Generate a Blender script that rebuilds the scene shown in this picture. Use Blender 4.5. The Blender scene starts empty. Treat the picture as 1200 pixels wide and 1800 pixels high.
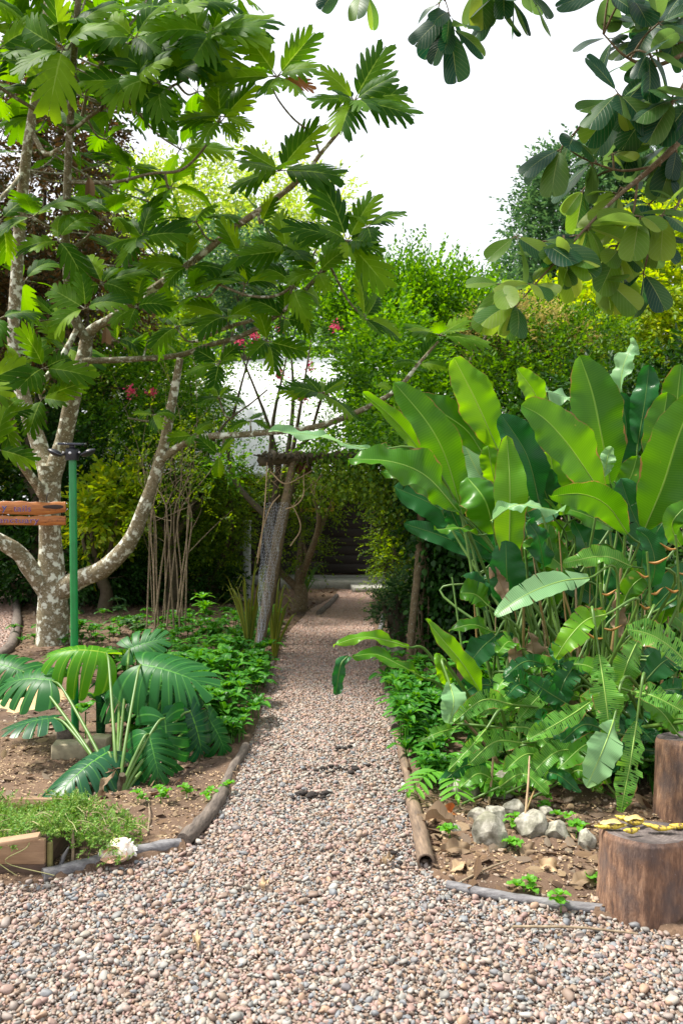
import bpy, math, random
import numpy as np
from mathutils import Vector, Matrix, noise as mnoise

# ---------------------------------------------------------------- camera, sky, sun, exposure
sc = bpy.context.scene
COL = sc.collection
F = 1400.0          # focal length in photograph pixels (1200 x 1800)
HY = 892.0          # horizon row
CH = 1.5            # camera height
cam_d = bpy.data.cameras.new('camera')
cam = bpy.data.objects.new('camera', cam_d)
COL.objects.link(cam)
cam.location = (0, 0, CH)
cam.rotation_euler = (math.radians(90), 0, 0)
cam_d.shift_y = -(900 - HY) / 1800
cam_d.sensor_fit = 'VERTICAL'
cam_d.sensor_height = 36
cam_d.lens = 36 * F / 1800
cam_d.clip_start = 0.05
cam_d.clip_end = 500
cam_d.dof.use_dof = True
cam_d.dof.focus_distance = 4.4
cam_d.dof.aperture_fstop = 4.5
sc.camera = cam

SUN_EL, SUN_AZ = math.radians(60), math.radians(-82)     # azimuth from +Y towards +X
world = bpy.data.worlds.new('World')
sc.world = world
world.use_nodes = True
wn = world.node_tree.nodes
wl = world.node_tree.links
wn.clear()
w_out = wn.new('ShaderNodeOutputWorld')
w_bg = wn.new('ShaderNodeBackground')
w_sky = wn.new('ShaderNodeTexSky')
w_sky.sky_type = 'NISHITA'
w_sky.sun_disc = False
w_sky.sun_elevation = SUN_EL
w_sky.sun_rotation = SUN_AZ
w_sky.air_density = 1.0
w_sky.dust_density = 3.0
w_mix = wn.new('ShaderNodeMix'); w_mix.data_type = 'RGBA'
w_mix.inputs[0].default_value = 0.72                      # thin bright cloud over the whole sky
wl.new(w_sky.outputs[0], w_mix.inputs[6])
w_mix.inputs[7].default_value = (11.8, 11.9, 12.2, 1)
w_bg.inputs[1].default_value = 0.074
wl.new(w_mix.outputs[2], w_bg.inputs[0])
wl.new(w_bg.outputs[0], w_out.inputs[0])

sun_d = bpy.data.lights.new('sun', 'SUN')
sun_d.energy = 4.3
sun_d.angle = math.radians(8)
sun_d.color = (1.0, 0.95, 0.86)
sun = bpy.data.objects.new('sun', sun_d)
COL.objects.link(sun)
sdir = Vector((math.sin(SUN_AZ) * math.cos(SUN_EL), math.cos(SUN_AZ) * math.cos(SUN_EL), math.sin(SUN_EL)))
sun.rotation_euler = sdir.to_track_quat('Z', 'Y').to_euler()

sc.view_settings.view_transform = 'Standard'
sc.view_settings.look = 'None'
sc.view_settings.exposure = 1.0
sc.view_settings.gamma = 1.0
sc.cycles.max_bounces = 8
sc.cycles.diffuse_bounces = 4
sc.cycles.glossy_bounces = 2
sc.cycles.transmission_bounces = 6
sc.cycles.transparent_max_bounces = 6
sc.cycles.caustics_reflective = False
sc.cycles.caustics_refractive = False
sc.cycles.use_denoising = True
sc.cycles.sample_clamp_indirect = 8

# ---------------------------------------------------------------- helpers
rng = np.random.default_rng(11)
random.seed(5)
U = rng.uniform


def P(x, y, d):
    return np.array([(x - 600.0) * d / F, d, CH - (y - HY) * d / F])


def G(x, y, z=0.0):
    d = (CH - z) * F / (y - HY)
    return np.array([(x - 600.0) * d / F, d, z])


def nrm(v):
    v = np.asarray(v, float)
    n = np.linalg.norm(v, axis=-1, keepdims=True)
    return v / np.maximum(n, 1e-9)


def wob(p, f=1.0, seed=0.0):
    """smooth pseudo noise in about -1..1 for arrays (...,3)"""
    x, y, z = p[..., 0] * f + seed, p[..., 1] * f + seed * 1.7, p[..., 2] * f - seed
    return (np.sin(1.7 * x + 2.1 * np.sin(1.3 * y)) * np.cos(1.9 * y + 1.2 * np.sin(z * 1.6)) +
            0.6 * np.sin(3.1 * z + 1.5 * np.sin(2.3 * x)) + 0.5 * np.sin(4.3 * x + 3.7 * y + 2.9 * z)) / 1.8


class MB:
    def __init__(s):
        s.v = []; s.f3 = []; s.f4 = []; s.uv = []; s.n = 0; s.m3 = []; s.m4 = []

    def add(s, v, f, uv=None, m=0):
        v = np.asarray(v, float).reshape(-1, 3)
        f = np.asarray(f, int)
        s.v.append(v)
        s.uv.append(np.zeros((len(v), 2)) if uv is None else np.asarray(uv, float).reshape(-1, 2))
        if f.size:
            if f.shape[1] == 3:
                s.f3.append(f + s.n); s.m3.append(np.full(len(f), m))
            else:
                s.f4.append(f + s.n); s.m4.append(np.full(len(f), m))
        s.n += len(v)
        return s

    def build(s, name, mats, parent=None, smooth=True, origin=None):
        v = np.concatenate(s.v)
        uv = np.concatenate(s.uv)
        if origin is not None:
            v = v - np.asarray(origin, float)
        f3 = np.concatenate(s.f3) if s.f3 else np.zeros((0, 3), int)
        f4 = np.concatenate(s.f4) if s.f4 else np.zeros((0, 4), int)
        idx = np.concatenate([f4.ravel(), f3.ravel()]).astype(np.int32)
        mi = np.concatenate(s.m4 + s.m3).astype(np.int32)
        me = bpy.data.meshes.new(name)
        me.vertices.add(len(v)); me.vertices.foreach_set('co', v.astype(np.float32).ravel())
        me.loops.add(len(idx)); me.loops.foreach_set('vertex_index', idx)
        npoly = len(f4) + len(f3)
        me.polygons.add(npoly)
        st = np.concatenate([np.arange(len(f4)) * 4, len(f4) * 4 + np.arange(len(f3)) * 3]).astype(np.int32)
        me.polygons.foreach_set('loop_start', st)
        me.polygons.foreach_set('material_index', mi)
        me.polygons.foreach_set('use_smooth', np.full(npoly, smooth))
        ul = me.uv_layers.new(name='UVMap')
        ul.data.foreach_set('uv', uv[idx].astype(np.float32).ravel())
        me.update(calc_edges=True)
        for m in (mats if isinstance(mats, (list, tuple)) else [mats]):
            me.materials.append(m)
        o = bpy.data.objects.new(name, me)
        COL.objects.link(o)
        if parent is not None:
            o.parent = parent
        if origin is not None and parent is None:
            o.location = tuple(origin)
        return o


def tag(o, label=None, cat=None, group=None, kind=None):
    if label: o['label'] = label
    if cat: o['category'] = cat
    if group: o['group'] = group
    if kind: o['kind'] = kind
    return o


def empty(name, loc, label, cat, group=None):
    o = bpy.data.objects.new(name, None)
    COL.objects.link(o)
    o.location = tuple(loc)
    o.empty_display_size = 0.1
    return tag(o, label, cat, group)


def spline(pts, n=8):
    """Catmull-Rom through points (k,m)"""
    p = np.asarray(pts, float)
    if len(p) < 3:
        t = np.linspace(0, 1, n + 1)[:, None]
        return p[0] * (1 - t) + p[-1] * t
    q = np.vstack([2 * p[0] - p[1], p, 2 * p[-1] - p[-2]])
    out = []
    for i in range(1, len(q) - 2):
        a, b, c, d = q[i - 1], q[i], q[i + 1], q[i + 2]
        for k in range(n):
            t = k / n
            out.append(0.5 * (2 * b + (c - a) * t + (2 * a - 5 * b + 4 * c - d) * t * t + (3 * b - a - 3 * c + d) * t ** 3))
    out.append(p[-1])
    return np.array(out)


def grid_faces(nr, nc, wrap=False):
    i = np.arange(nr - 1)[:, None]
    j = np.arange(nc if wrap else nc - 1)[None, :]
    a = i * nc + j
    b = i * nc + (j + 1) % nc
    return np.stack([a, b, b + nc, a + nc], -1).reshape(-1, 4)


def tube(mb, pts, rad, sides=8, n=6, rough=0.0, seed=0.0, m=0, cap=True, smooth_path=True, flat=1.0, vs=1.0):
    pts = np.asarray(pts, float)
    rad = np.broadcast_to(np.asarray(rad, float), (len(pts),))
    pr = np.hstack([pts, rad[:, None]])
    if smooth_path:
        pr = spline(pr, n)
    c, r = pr[:, :3], np.maximum(pr[:, 3], 0.0006)
    t = nrm(np.gradient(c, axis=0))
    up = np.array([0.31, 0.17, 0.93])
    if abs(t[0] @ up) > 0.9: up = np.array([1.0, 0.1, 0])
    us = []
    u = nrm(np.cross(t[0], up))
    for k in range(len(c)):
        u = nrm(u - t[k] * (u @ t[k]))
        us.append(u)
    us = np.array(us)
    ws = np.cross(t, us)
    a = np.linspace(0, 2 * np.pi, sides, endpoint=False)
    ring = us[:, None] * np.cos(a)[None, :, None] + ws[:, None] * np.sin(a)[None, :, None] * flat
    rr = r[:, None] * np.ones((1, sides))
    if rough:
        q = c[:, None] + ring * r[:, None, None]
        rr = rr * (1 + rough * wob(q / max(r.mean(), 1e-3), 0.55, seed))
    v = c[:, None] + ring * rr[..., None]
    ln = np.concatenate([[0], np.cumsum(np.linalg.norm(np.diff(c, axis=0), axis=1))])
    uv = np.stack(np.broadcast_arrays((a / (2 * np.pi))[None, :], ln[:, None] * vs), -1)
    mb.add(v, grid_faces(len(c), sides, True)[:, ::-1], uv, m)
    if cap:
        for e, s in ((0, 1), (len(c) - 1, -1)):
            base = v[e]
            vv = np.vstack([base, c[e][None]])
            k = np.arange(sides)
            f = np.stack([k, (k + 1) % sides, np.full(sides, sides)], 1)
            mb.add(vv, f if s > 0 else f[:, ::-1], None, m)
    return mb


def box(mb, c, size, rz=0.0, m=0, tilt=None, bev=0.0):
    """box with a small chamfer"""
    sx, sy, sz = np.asarray(size, float) / 2
    b = bev if bev else min(sx, sy, sz) * 0.12
    vs, fs = [], []
    import itertools
    V = []
    # 24 verts: for each corner 3 verts
    idx = {}
    for X, Y, Z in itertools.product((-1, 1), repeat=3):
        for ax in range(3):
            p = [X * (sx - b), Y * (sy - b), Z * (sz - b)]
            p[ax] = (X * sx, Y * sy, Z * sz)[ax]
            idx[(X, Y, Z, ax)] = len(V); V.append(p)
    for ax in range(3):
        o = [a for a in range(3) if a != ax]
        for s in (-1, 1):
            q = []
            for A, B in ((-1, -1), (1, -1), (1, 1), (-1, 1)):
                k = [0, 0, 0]; k[ax] = s; k[o[0]] = A; k[o[1]] = B
                q.append(idx[(*k, ax)])
            fs.append(q)
    for ax in range(3):
        o = [a for a in range(3) if a != ax]
        for A, B in itertools.product((-1, 1), repeat=2):
            q = []
            for s, w in ((-1, 0), (1, 0), (1, 1), (-1, 1)):
                k = [0, 0, 0]; k[ax] = s; k[o[0]] = A; k[o[1]] = B
                q.append(idx[(*k, o[w])])
            fs.append(q)
    tr = []
    for X, Y, Z in itertools.product((-1, 1), repeat=3):
        tr.append([idx[(X, Y, Z, a)] for a in range(3)])
    V = np.array(V)
    R = np.array(Matrix.Rotation(rz, 3, 'Z'))
    if tilt is not None:
        R = R @ np.array(Matrix.Rotation(tilt[0], 3, 'X')) @ np.array(Matrix.Rotation(tilt[1], 3, 'Y'))
    uv = V[:, [0, 2]] + V[:, [1, 1]] * 0.37
    V = V @ R.T + np.asarray(c, float)

    def orient(f):
        f = list(f)
        a = V[f[0]]; nn = np.cross(V[f[1]] - a, V[f[2]] - a)
        return f if nn @ (V[f].mean(0) - np.asarray(c, float)) > 0 else f[::-1]
    n0 = mb.n
    mb.v.append(V); mb.uv.append(uv); mb.n += len(V)
    q = np.array([orient(f) for f in fs]) + n0
    t = np.array([orient(f) for f in tr]) + n0
    mb.f4.append(q); mb.m4.append(np.full(len(q), m))
    mb.f3.append(t); mb.m3.append(np.full(len(t), m))
    return mb


# ---------------------------------------------------------------- materials
def mat(name):
    m = bpy.data.materials.new(name)
    m.use_nodes = True
    nt = m.node_tree
    nt.nodes.clear()
    out = nt.nodes.new('ShaderNodeOutputMaterial')
    bs = nt.nodes.new('ShaderNodeBsdfPrincipled')
    nt.links.new(bs.outputs[0], out.inputs[0])
    return m, nt, bs, out


def N(nt, t, **kw):
    n = nt.nodes.new(t)
    for k, v in kw.items():
        setattr(n, k, v)
    return n


def noise_n(nt, scale, detail=4, rough=0.6, vec=None, dim='3D'):
    n = N(nt, 'ShaderNodeTexNoise')
    n.inputs['Scale'].default_value = scale
    n.inputs['Detail'].default_value = detail
    n.inputs['Roughness'].default_value = rough
    if vec is not None: nt.links.new(vec, n.inputs['Vector'])
    return n.outputs['Fac']


def ramp(nt, fac, stops, interp='LINEAR'):
    r = N(nt, 'ShaderNodeValToRGB')
    r.color_ramp.interpolation = interp
    e = r.color_ramp.elements
    while len(e) < len(stops): e.new(0.5)
    for k, (p, c) in enumerate(stops):
        e[k].position = p
        e[k].color = (*c, 1) if len(c) == 3 else c
    nt.links.new(fac, r.inputs[0])
    return r.outputs[0]


def mixc(nt, fac, a, b, mode='MIX'):
    m = N(nt, 'ShaderNodeMix', data_type='RGBA', blend_type=mode)
    for s, x in ((0, fac), (6, a), (7, b)):
        if isinstance(x, (int, float)): m.inputs[s].default_value = x
        elif isinstance(x, tuple): m.inputs[s].default_value = (*x, 1)
        else: nt.links.new(x, m.inputs[s])
    return m.outputs[2]


def math_n(nt, op, a, b=0.0, c=None):
    m = N(nt, 'ShaderNodeMath', operation=op)
    for k, x in enumerate((a, b, c)):
        if x is None: continue
        if isinstance(x, (int, float)): m.inputs[k].default_value = x
        else: nt.links.new(x, m.inputs[k])
    return m.outputs[0]


def bump(nt, bs, h, strength=0.5, dist=0.01):
    b = N(nt, 'ShaderNodeBump')
    b.inputs['Strength'].default_value = strength
    b.inputs['Distance'].default_value = dist
    nt.links.new(h, b.inputs['Height'])
    nt.links.new(b.outputs[0], bs.inputs['Normal'])
    return b


def leaf_mat(name, cols, trans=0.45, rough=0.38, veins=0, vein_c=(0.25, 0.35, 0.08), under=None, tcol=None, spots=None,
             midw=0.05, vein_w=0.12, vein_k=0.5, ptex=6.0, edge=0.0, bumpk=0.4, spec=0.26, tsat=1.7):
    """leaf: per-leaf hue from the island, veins from UV (u along, v across 0 = midrib), light passing through"""
    m, nt, bs, out = mat(name)
    geo = N(nt, 'ShaderNodeNewGeometry')
    isl = geo.outputs['Random Per Island']
    stops = [(k / max(1, len(cols) - 1), c) for k, c in enumerate(cols)]
    col = ramp(nt, isl, stops)
    tc = N(nt, 'ShaderNodeTexCoord')
    nz = noise_n(nt, ptex, 3, 0.6, tc.outputs['Object'])
    col = mixc(nt, math_n(nt, 'MULTIPLY', nz, 0.45), col, tuple(min(1, c * 0.45) for c in cols[0]))
    if veins:
        uvn = N(nt, 'ShaderNodeUVMap')
        sp = N(nt, 'ShaderNodeSeparateXYZ')
        nt.links.new(uvn.outputs[0], sp.inputs[0])
        u, v = sp.outputs[0], sp.outputs[1]
        fr = math_n(nt, 'FRACT', math_n(nt, 'MULTIPLY', u, float(veins)))
        tri = math_n(nt, 'ABSOLUTE', math_n(nt, 'SUBTRACT', fr, 0.5))      # 0 at vein
        ss = N(nt, 'ShaderNodeMapRange', interpolation_type='SMOOTHSTEP')
        nt.links.new(tri, ss.inputs[0]); ss.inputs[1].default_value = 0.0; ss.inputs[2].default_value = vein_w
        ss.inputs[3].default_value = 1.0; ss.inputs[4].default_value = 0.0
        ms = N(nt, 'ShaderNodeMapRange', interpolation_type='SMOOTHSTEP')
        nt.links.new(v, ms.inputs[0]); ms.inputs[1].default_value = midw * 0.4; ms.inputs[2].default_value = midw
        ms.inputs[3].default_value = 1.0; ms.inputs[4].default_value = 0.0
        vf = math_n(nt, 'MAXIMUM', math_n(nt, 'MULTIPLY', ss.outputs[0], vein_k), math_n(nt, 'MULTIPLY', ms.outputs[0], 0.85))
        col = mixc(nt, vf, col, vein_c)
        if edge:      # browned margin, patchy
            en = noise_n(nt, 7, 4, .65, tc.outputs['Object'])
            ee = N(nt, 'ShaderNodeMapRange'); nt.links.new(math_n(nt, 'ADD', v, math_n(nt, 'MULTIPLY', en, edge)), ee.inputs[0])
            ee.inputs[1].default_value = 0.94 + edge * .56; ee.inputs[2].default_value = 0.99 + edge * .56
            col = mixc(nt, ee.outputs[0], col, (0.24, 0.15, 0.05))
        if bumpk:
            bump(nt, bs, math_n(nt, 'ADD', vf, math_n(nt, 'MULTIPLY', nz, 0.5)), bumpk, 0.004)
    if spots:
        sn = noise_n(nt, spots[0], 2, 0.5, tc.outputs['Object'])
        sf = N(nt, 'ShaderNodeMapRange'); nt.links.new(sn, sf.inputs[0])
        sf.inputs[1].default_value = spots[1]; sf.inputs[2].default_value = spots[1] + 0.05
        col = mixc(nt, sf.outputs[0], col, spots[2])
    if under:
        col2 = mixc(nt, 0.75, col, under)
        col = mixc(nt, geo.outputs['Backfacing'], col, col2)
    nt.links.new(col, bs.inputs['Base Color'])
    bs.inputs['Roughness'].default_value = rough
    bs.inputs['Specular IOR Level'].default_value = spec
    tr = N(nt, 'ShaderNodeBsdfTranslucent')
    hs = N(nt, 'ShaderNodeHueSaturation')
    nt.links.new(col, hs.inputs['Color'])
    hs.inputs['Hue'].default_value = 0.478
    hs.inputs['Saturation'].default_value = 1.1
    hs.inputs['Value'].default_value = tsat
    nt.links.new(hs.outputs[0], tr.inputs[0])
    mx = N(nt, 'ShaderNodeMixShader')
    mx.inputs[0].default_value = trans
    nt.links.new(bs.outputs[0], mx.inputs[1]); nt.links.new(tr.outputs[0], mx.inputs[2])
    nt.links.new(mx.outputs[0], out.inputs[0])
    return m


def simple(name, color, rough=0.6, metal=0.0, var=0.25, vs=12.0, bumpk=0.2, c2=None, stretch=None, bd=0.004):
    m, nt, bs, out = mat(name)
    tc = N(nt, 'ShaderNodeTexCoord')
    vec = tc.outputs['Object']
    if stretch:
        mp = N(nt, 'ShaderNodeMapping'); mp.inputs['Scale'].default_value = stretch
        nt.links.new(vec, mp.inputs[0]); vec = mp.outputs[0]
    nz = noise_n(nt, vs, 6, 0.65, vec)
    c2 = c2 or tuple(c * (1 - var * 1.6) for c in color)
    nt.links.new(ramp(nt, nz, [(0.3, c2), (0.68, color)]), bs.inputs['Base Color'])
    bs.inputs['Roughness'].default_value = rough
    bs.inputs['Metallic'].default_value = metal
    if bumpk: bump(nt, bs, nz, bumpk, bd)
    return m


def bark_mat(name, base, dark, lichen=None, lt=0.56, scale=9.0, rough=0.85):
    m, nt, bs, out = mat(name)
    tc = N(nt, 'ShaderNodeTexCoord')
    vec = tc.outputs['Object']
    n1 = noise_n(nt, scale * 2.2, 6, 0.7, vec)
    col = ramp(nt, n1, [(0.32, dark), (0.66, base)])
    n3 = noise_n(nt, scale * 0.5, 3, 0.5, vec)
    col = mixc(nt, math_n(nt, 'MULTIPLY', n3, 0.6), col, (0.10, 0.09, 0.03))
    if lichen:
        n2 = noise_n(nt, scale, 3, 0.55, vec)
        mr = N(nt, 'ShaderNodeMapRange'); nt.links.new(n2, mr.inputs[0])
        mr.inputs[1].default_value = lt; mr.inputs[2].default_value = lt + 0.07
        col = mixc(nt, mr.outputs[0], col, lichen)
        n4 = noise_n(nt, scale * 5, 2, 0.5, vec)
        mr2 = N(nt, 'ShaderNodeMapRange'); nt.links.new(n4, mr2.inputs[0])
        mr2.inputs[1].default_value = 0.62; mr2.inputs[2].default_value = 0.68
        col = mixc(nt, math_n(nt, 'MULTIPLY', mr2.outputs[0], 0.7), col, lichen)
    nt.links.new(col, bs.inputs['Base Color'])
    bs.inputs['Roughness'].default_value = rough
    bump(nt, bs, n1, 0.6, 0.012)
    return m


M = {}
M['bark'] = bark_mat('breadfruit_bark', (0.33, 0.27, 0.175), (0.11, 0.088, 0.05), (0.64, 0.66, 0.56), 0.535, 13.0)
M['bark_top'] = bark_mat('upper_bark', (0.22, 0.19, 0.11), (0.07, 0.058, 0.032), (0.44, 0.45, 0.38), 0.57, 16.0)
M['bark_plain'] = bark_mat('plain_bark', (0.23, 0.16, 0.09), (0.08, 0.05, 0.03), (0.34, 0.33, 0.26), 0.66, 14.0)
M['bark_dark'] = bark_mat('dark_bark', (0.085, 0.058, 0.042), (0.022, 0.016, 0.012))
M['breadfruit'] = leaf_mat('breadfruit_leaf', [(0.016, 0.078, 0.003), (0.04, 0.135, 0.004), (0.095, 0.235, 0.006), (0.20, 0.37, 0.012)],
                           0.52, 0.55, 6, (0.24, 0.38, 0.06), under=(0.07, 0.20, 0.014), midw=0.05, vein_w=0.08, vein_k=0.45, spec=0.12, tsat=1.85)
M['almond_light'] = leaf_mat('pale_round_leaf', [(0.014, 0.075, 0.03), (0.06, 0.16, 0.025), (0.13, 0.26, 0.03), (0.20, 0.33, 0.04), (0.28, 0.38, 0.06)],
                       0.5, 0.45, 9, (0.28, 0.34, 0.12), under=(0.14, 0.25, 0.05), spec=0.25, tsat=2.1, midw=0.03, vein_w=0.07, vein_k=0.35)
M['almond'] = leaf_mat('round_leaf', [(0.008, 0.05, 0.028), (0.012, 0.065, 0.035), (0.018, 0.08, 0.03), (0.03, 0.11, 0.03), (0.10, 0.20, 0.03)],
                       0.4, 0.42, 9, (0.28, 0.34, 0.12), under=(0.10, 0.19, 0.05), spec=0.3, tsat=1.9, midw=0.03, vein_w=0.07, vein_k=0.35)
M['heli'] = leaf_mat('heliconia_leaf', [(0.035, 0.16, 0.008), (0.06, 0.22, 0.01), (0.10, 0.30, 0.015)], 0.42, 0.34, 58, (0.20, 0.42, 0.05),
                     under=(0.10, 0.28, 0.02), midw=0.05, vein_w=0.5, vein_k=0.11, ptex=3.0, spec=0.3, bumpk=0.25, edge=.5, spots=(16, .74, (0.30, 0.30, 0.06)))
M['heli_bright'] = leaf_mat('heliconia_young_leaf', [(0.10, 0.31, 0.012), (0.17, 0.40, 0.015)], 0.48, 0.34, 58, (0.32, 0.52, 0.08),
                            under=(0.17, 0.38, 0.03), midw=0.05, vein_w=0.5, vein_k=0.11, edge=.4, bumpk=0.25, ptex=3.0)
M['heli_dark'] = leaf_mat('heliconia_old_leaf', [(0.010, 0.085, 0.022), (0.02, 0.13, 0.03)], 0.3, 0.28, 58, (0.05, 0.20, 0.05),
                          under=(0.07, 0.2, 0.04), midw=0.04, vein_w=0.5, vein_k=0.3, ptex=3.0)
M['heli_pale'] = leaf_mat('heliconia_waxy_leaf', [(0.16, 0.38, 0.16), (0.24, 0.46, 0.2)], 0.35, 0.35, 58, (0.42, 0.56, 0.30),
                          midw=0.05, vein_w=0.5, vein_k=0.3, ptex=3.0)
M['torn'] = leaf_mat('torn_leaf', [(0.035, 0.19, 0.02), (0.06, 0.25, 0.03), (0.11, 0.33, 0.04)], 0.38, 0.26, 40, (0.34, 0.52, 0.10),
                     under=(0.18, 0.36, 0.06), midw=0.06, vein_w=0.5, vein_k=0.3, ptex=4.0, edge=.7, spots=(42, 0.71, (0.42, 0.36, 0.16)))
M['monstera'] = leaf_mat('monstera_leaf', [(0.012, 0.105, 0.018), (0.022, 0.145, 0.028)], 0.28, 0.42, 9, (0.10, 0.32, 0.05),
                         under=(0.09, 0.24, 0.03), midw=0.035, vein_w=0.10, vein_k=0.55)
M['monstera_bright'] = leaf_mat('monstera_young_leaf', [(0.06, 0.26, 0.008), (0.11, 0.35, 0.012)], 0.45, 0.38, 9, (0.34, 0.52, 0.06),
                                under=(0.20, 0.42, 0.03), midw=0.035, vein_w=0.10, vein_k=0.55)
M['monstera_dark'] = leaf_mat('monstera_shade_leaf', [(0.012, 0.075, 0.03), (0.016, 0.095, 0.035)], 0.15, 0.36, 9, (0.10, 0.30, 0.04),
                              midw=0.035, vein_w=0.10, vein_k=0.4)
M['cover'] = leaf_mat('border_leaf', [(0.018, 0.12, 0.012), (0.04, 0.20, 0.016), (0.10, 0.32, 0.025)], 0.35, 0.4, 1, (0.16, 0.38, 0.08), midw=0.12, vein_w=0.02, vein_k=0.3)
M['fern'] = leaf_mat('feathery_leaf', [(0.10, 0.34, 0.03), (0.16, 0.42, 0.04)], 0.4, 0.4)
M['snake'] = leaf_mat('snake_leaf', [(0.07, 0.13, 0.02), (0.24, 0.26, 0.03), (0.42, 0.38, 0.05)], 0.2, 0.4)
M['grass'] = leaf_mat('grass_blade', [(0.06, 0.16, 0.03), (0.10, 0.24, 0.05)], 0.3, 0.4)
M['dry'] = leaf_mat('dry_leaf', [(0.10, 0.06, 0.035), (0.20, 0.125, 0.07), (0.34, 0.25, 0.15), (0.15, 0.10, 0.07), (0.24, 0.20, 0.15)], 0.15, 0.75, 8, (0.2, 0.13, 0.06), midw=0.05, vein_k=0.3)
M['orange_dry'] = leaf_mat('orange_dry_leaf', [(0.30, 0.10, 0.03), (0.42, 0.17, 0.05)], 0.2, 0.6, 8, (0.2, 0.08, 0.03))
M['midrib'] = simple('pale_midrib', (0.28, 0.43, 0.08), 0.45, c2=(0.18, 0.32, 0.05), vs=8, bumpk=0)
M['stalk'] = simple('green_stalk', (0.11, 0.21, 0.03), 0.45, c2=(0.05, 0.12, 0.018), vs=8, bumpk=0.1)
M['stalk_brown'] = simple('brown_stalk', (0.30, 0.17, 0.06), 0.6, c2=(0.12, 0.12, 0.03), vs=6, bumpk=0.2)
M['straw'] = simple('straw_stalk', (0.50, 0.36, 0.21), 0.75, c2=(0.26, 0.17, 0.09), vs=18, bumpk=0.3)
M['twig'] = simple('grey_twig', (0.33, 0.26, 0.17), 0.8, c2=(0.13, 0.09, 0.05), vs=30, bumpk=0.3)


def foliage_mat(key, cols, trans=0.4, rough=0.45, tsat=1.6):
    M[key] = leaf_mat(key, cols, trans, rough, ptex=1.3, tsat=tsat)


foliage_mat('fol_mid', [(0.025, 0.11, 0.006), (0.07, 0.22, 0.010), (0.18, 0.40, 0.02)], 0.45, tsat=1.9)
foliage_mat('fol_pale', [(0.16, 0.30, 0.03), (0.30, 0.44, 0.06), (0.42, 0.52, 0.09)], 0.5)
foliage_mat('fol_yellow', [(0.10, 0.22, 0.012), (0.26, 0.40, 0.02), (0.46, 0.52, 0.04)], 0.5, tsat=1.9)
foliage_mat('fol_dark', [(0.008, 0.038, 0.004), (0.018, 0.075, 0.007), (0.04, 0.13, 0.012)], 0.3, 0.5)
foliage_mat('fol_brown', [(0.03, 0.04, 0.012), (0.10, 0.07, 0.02), (0.18, 0.10, 0.03), (0.03, 0.06, 0.02)], 0.25)
foliage_mat('fol_olive', [(0.04, 0.10, 0.010), (0.11, 0.22, 0.015), (0.24, 0.36, 0.02)], 0.48, tsat=1.9)
foliage_mat('fol_blue', [(0.03, 0.09, 0.035), (0.07, 0.17, 0.06), (0.13, 0.26, 0.08)], 0.35)
foliage_mat('fol_far', [(0.02, 0.08, 0.006), (0.06, 0.17, 0.012), (0.14, 0.30, 0.02)], 0.42)
foliage_mat('pink', [(0.55, 0.05, 0.10), (0.75, 0.14, 0.2)], 0.3, 0.6)
foliage_mat('seed_tan', [(0.40, 0.34, 0.10), (0.52, 0.46, 0.15), (0.30, 0.34, 0.07)], 0.3, 0.6)
foliage_mat('sedum', [(0.07, 0.20, 0.025), (0.14, 0.32, 0.04), (0.24, 0.42, 0.08), (0.30, 0.36, 0.10)], 0.25, 0.5)
# ---------------------------------------------------------------- leaf builders
def veined(nt_, ns, Lf, af, length=1.0, curve=0.25, hole=None, y0=0.0):
    """flat leaf in the xy plane, midrib on +y from 0 to length; returns v, f, uv. Lf(t,side) vein length, af(t) vein angle from +y"""
    t = np.linspace(0, 1, nt_)
    V, Fc, UV = [], [], []
    n0 = 0
    for side in (-1, 1):
        L = np.array([Lf(x, side) for x in t]); a = np.array([af(x) for x in t])
        s = np.linspace(0, 1, ns + 1)
        # vein curves towards the tip
        px = np.zeros((nt_, ns + 1)); py = np.zeros((nt_, ns + 1))
        for j in range(1, ns + 1):
            aa = a * (1 - curve * (s[j] + s[j - 1]) / 2)
            px[:, j] = px[:, j - 1] + np.sin(aa) * L / ns
            py[:, j] = py[:, j - 1] + np.cos(aa) * L / ns
        v = np.stack([side * px, py + (y0 + t * (1 - y0))[:, None] * length, np.zeros_like(px)], -1)
        f = grid_faces(nt_, ns + 1)
        if side < 0: f = f[:, ::-1]
        if hole is not None:
            keep = []
            for q in range(len(f)):
                i, j = divmod(q, ns)
                keep.append(not hole((t[i] + t[min(i + 1, nt_ - 1)]) / 2, (j + 0.5) / ns, side))
            f = f[np.array(keep)]
        V.append(v.reshape(-1, 3)); Fc.append(f + n0); UV.append(np.stack(np.broadcast_arrays(t[:, None], s[None, :]), -1).reshape(-1, 2))
        n0 += nt_ * (ns + 1)
    return np.concatenate(V), np.concatenate(Fc), np.concatenate(UV)


def saw(x):   # lobe profile: slow rise then sharp sinus
    f = x - math.floor(x)
    return f


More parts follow.
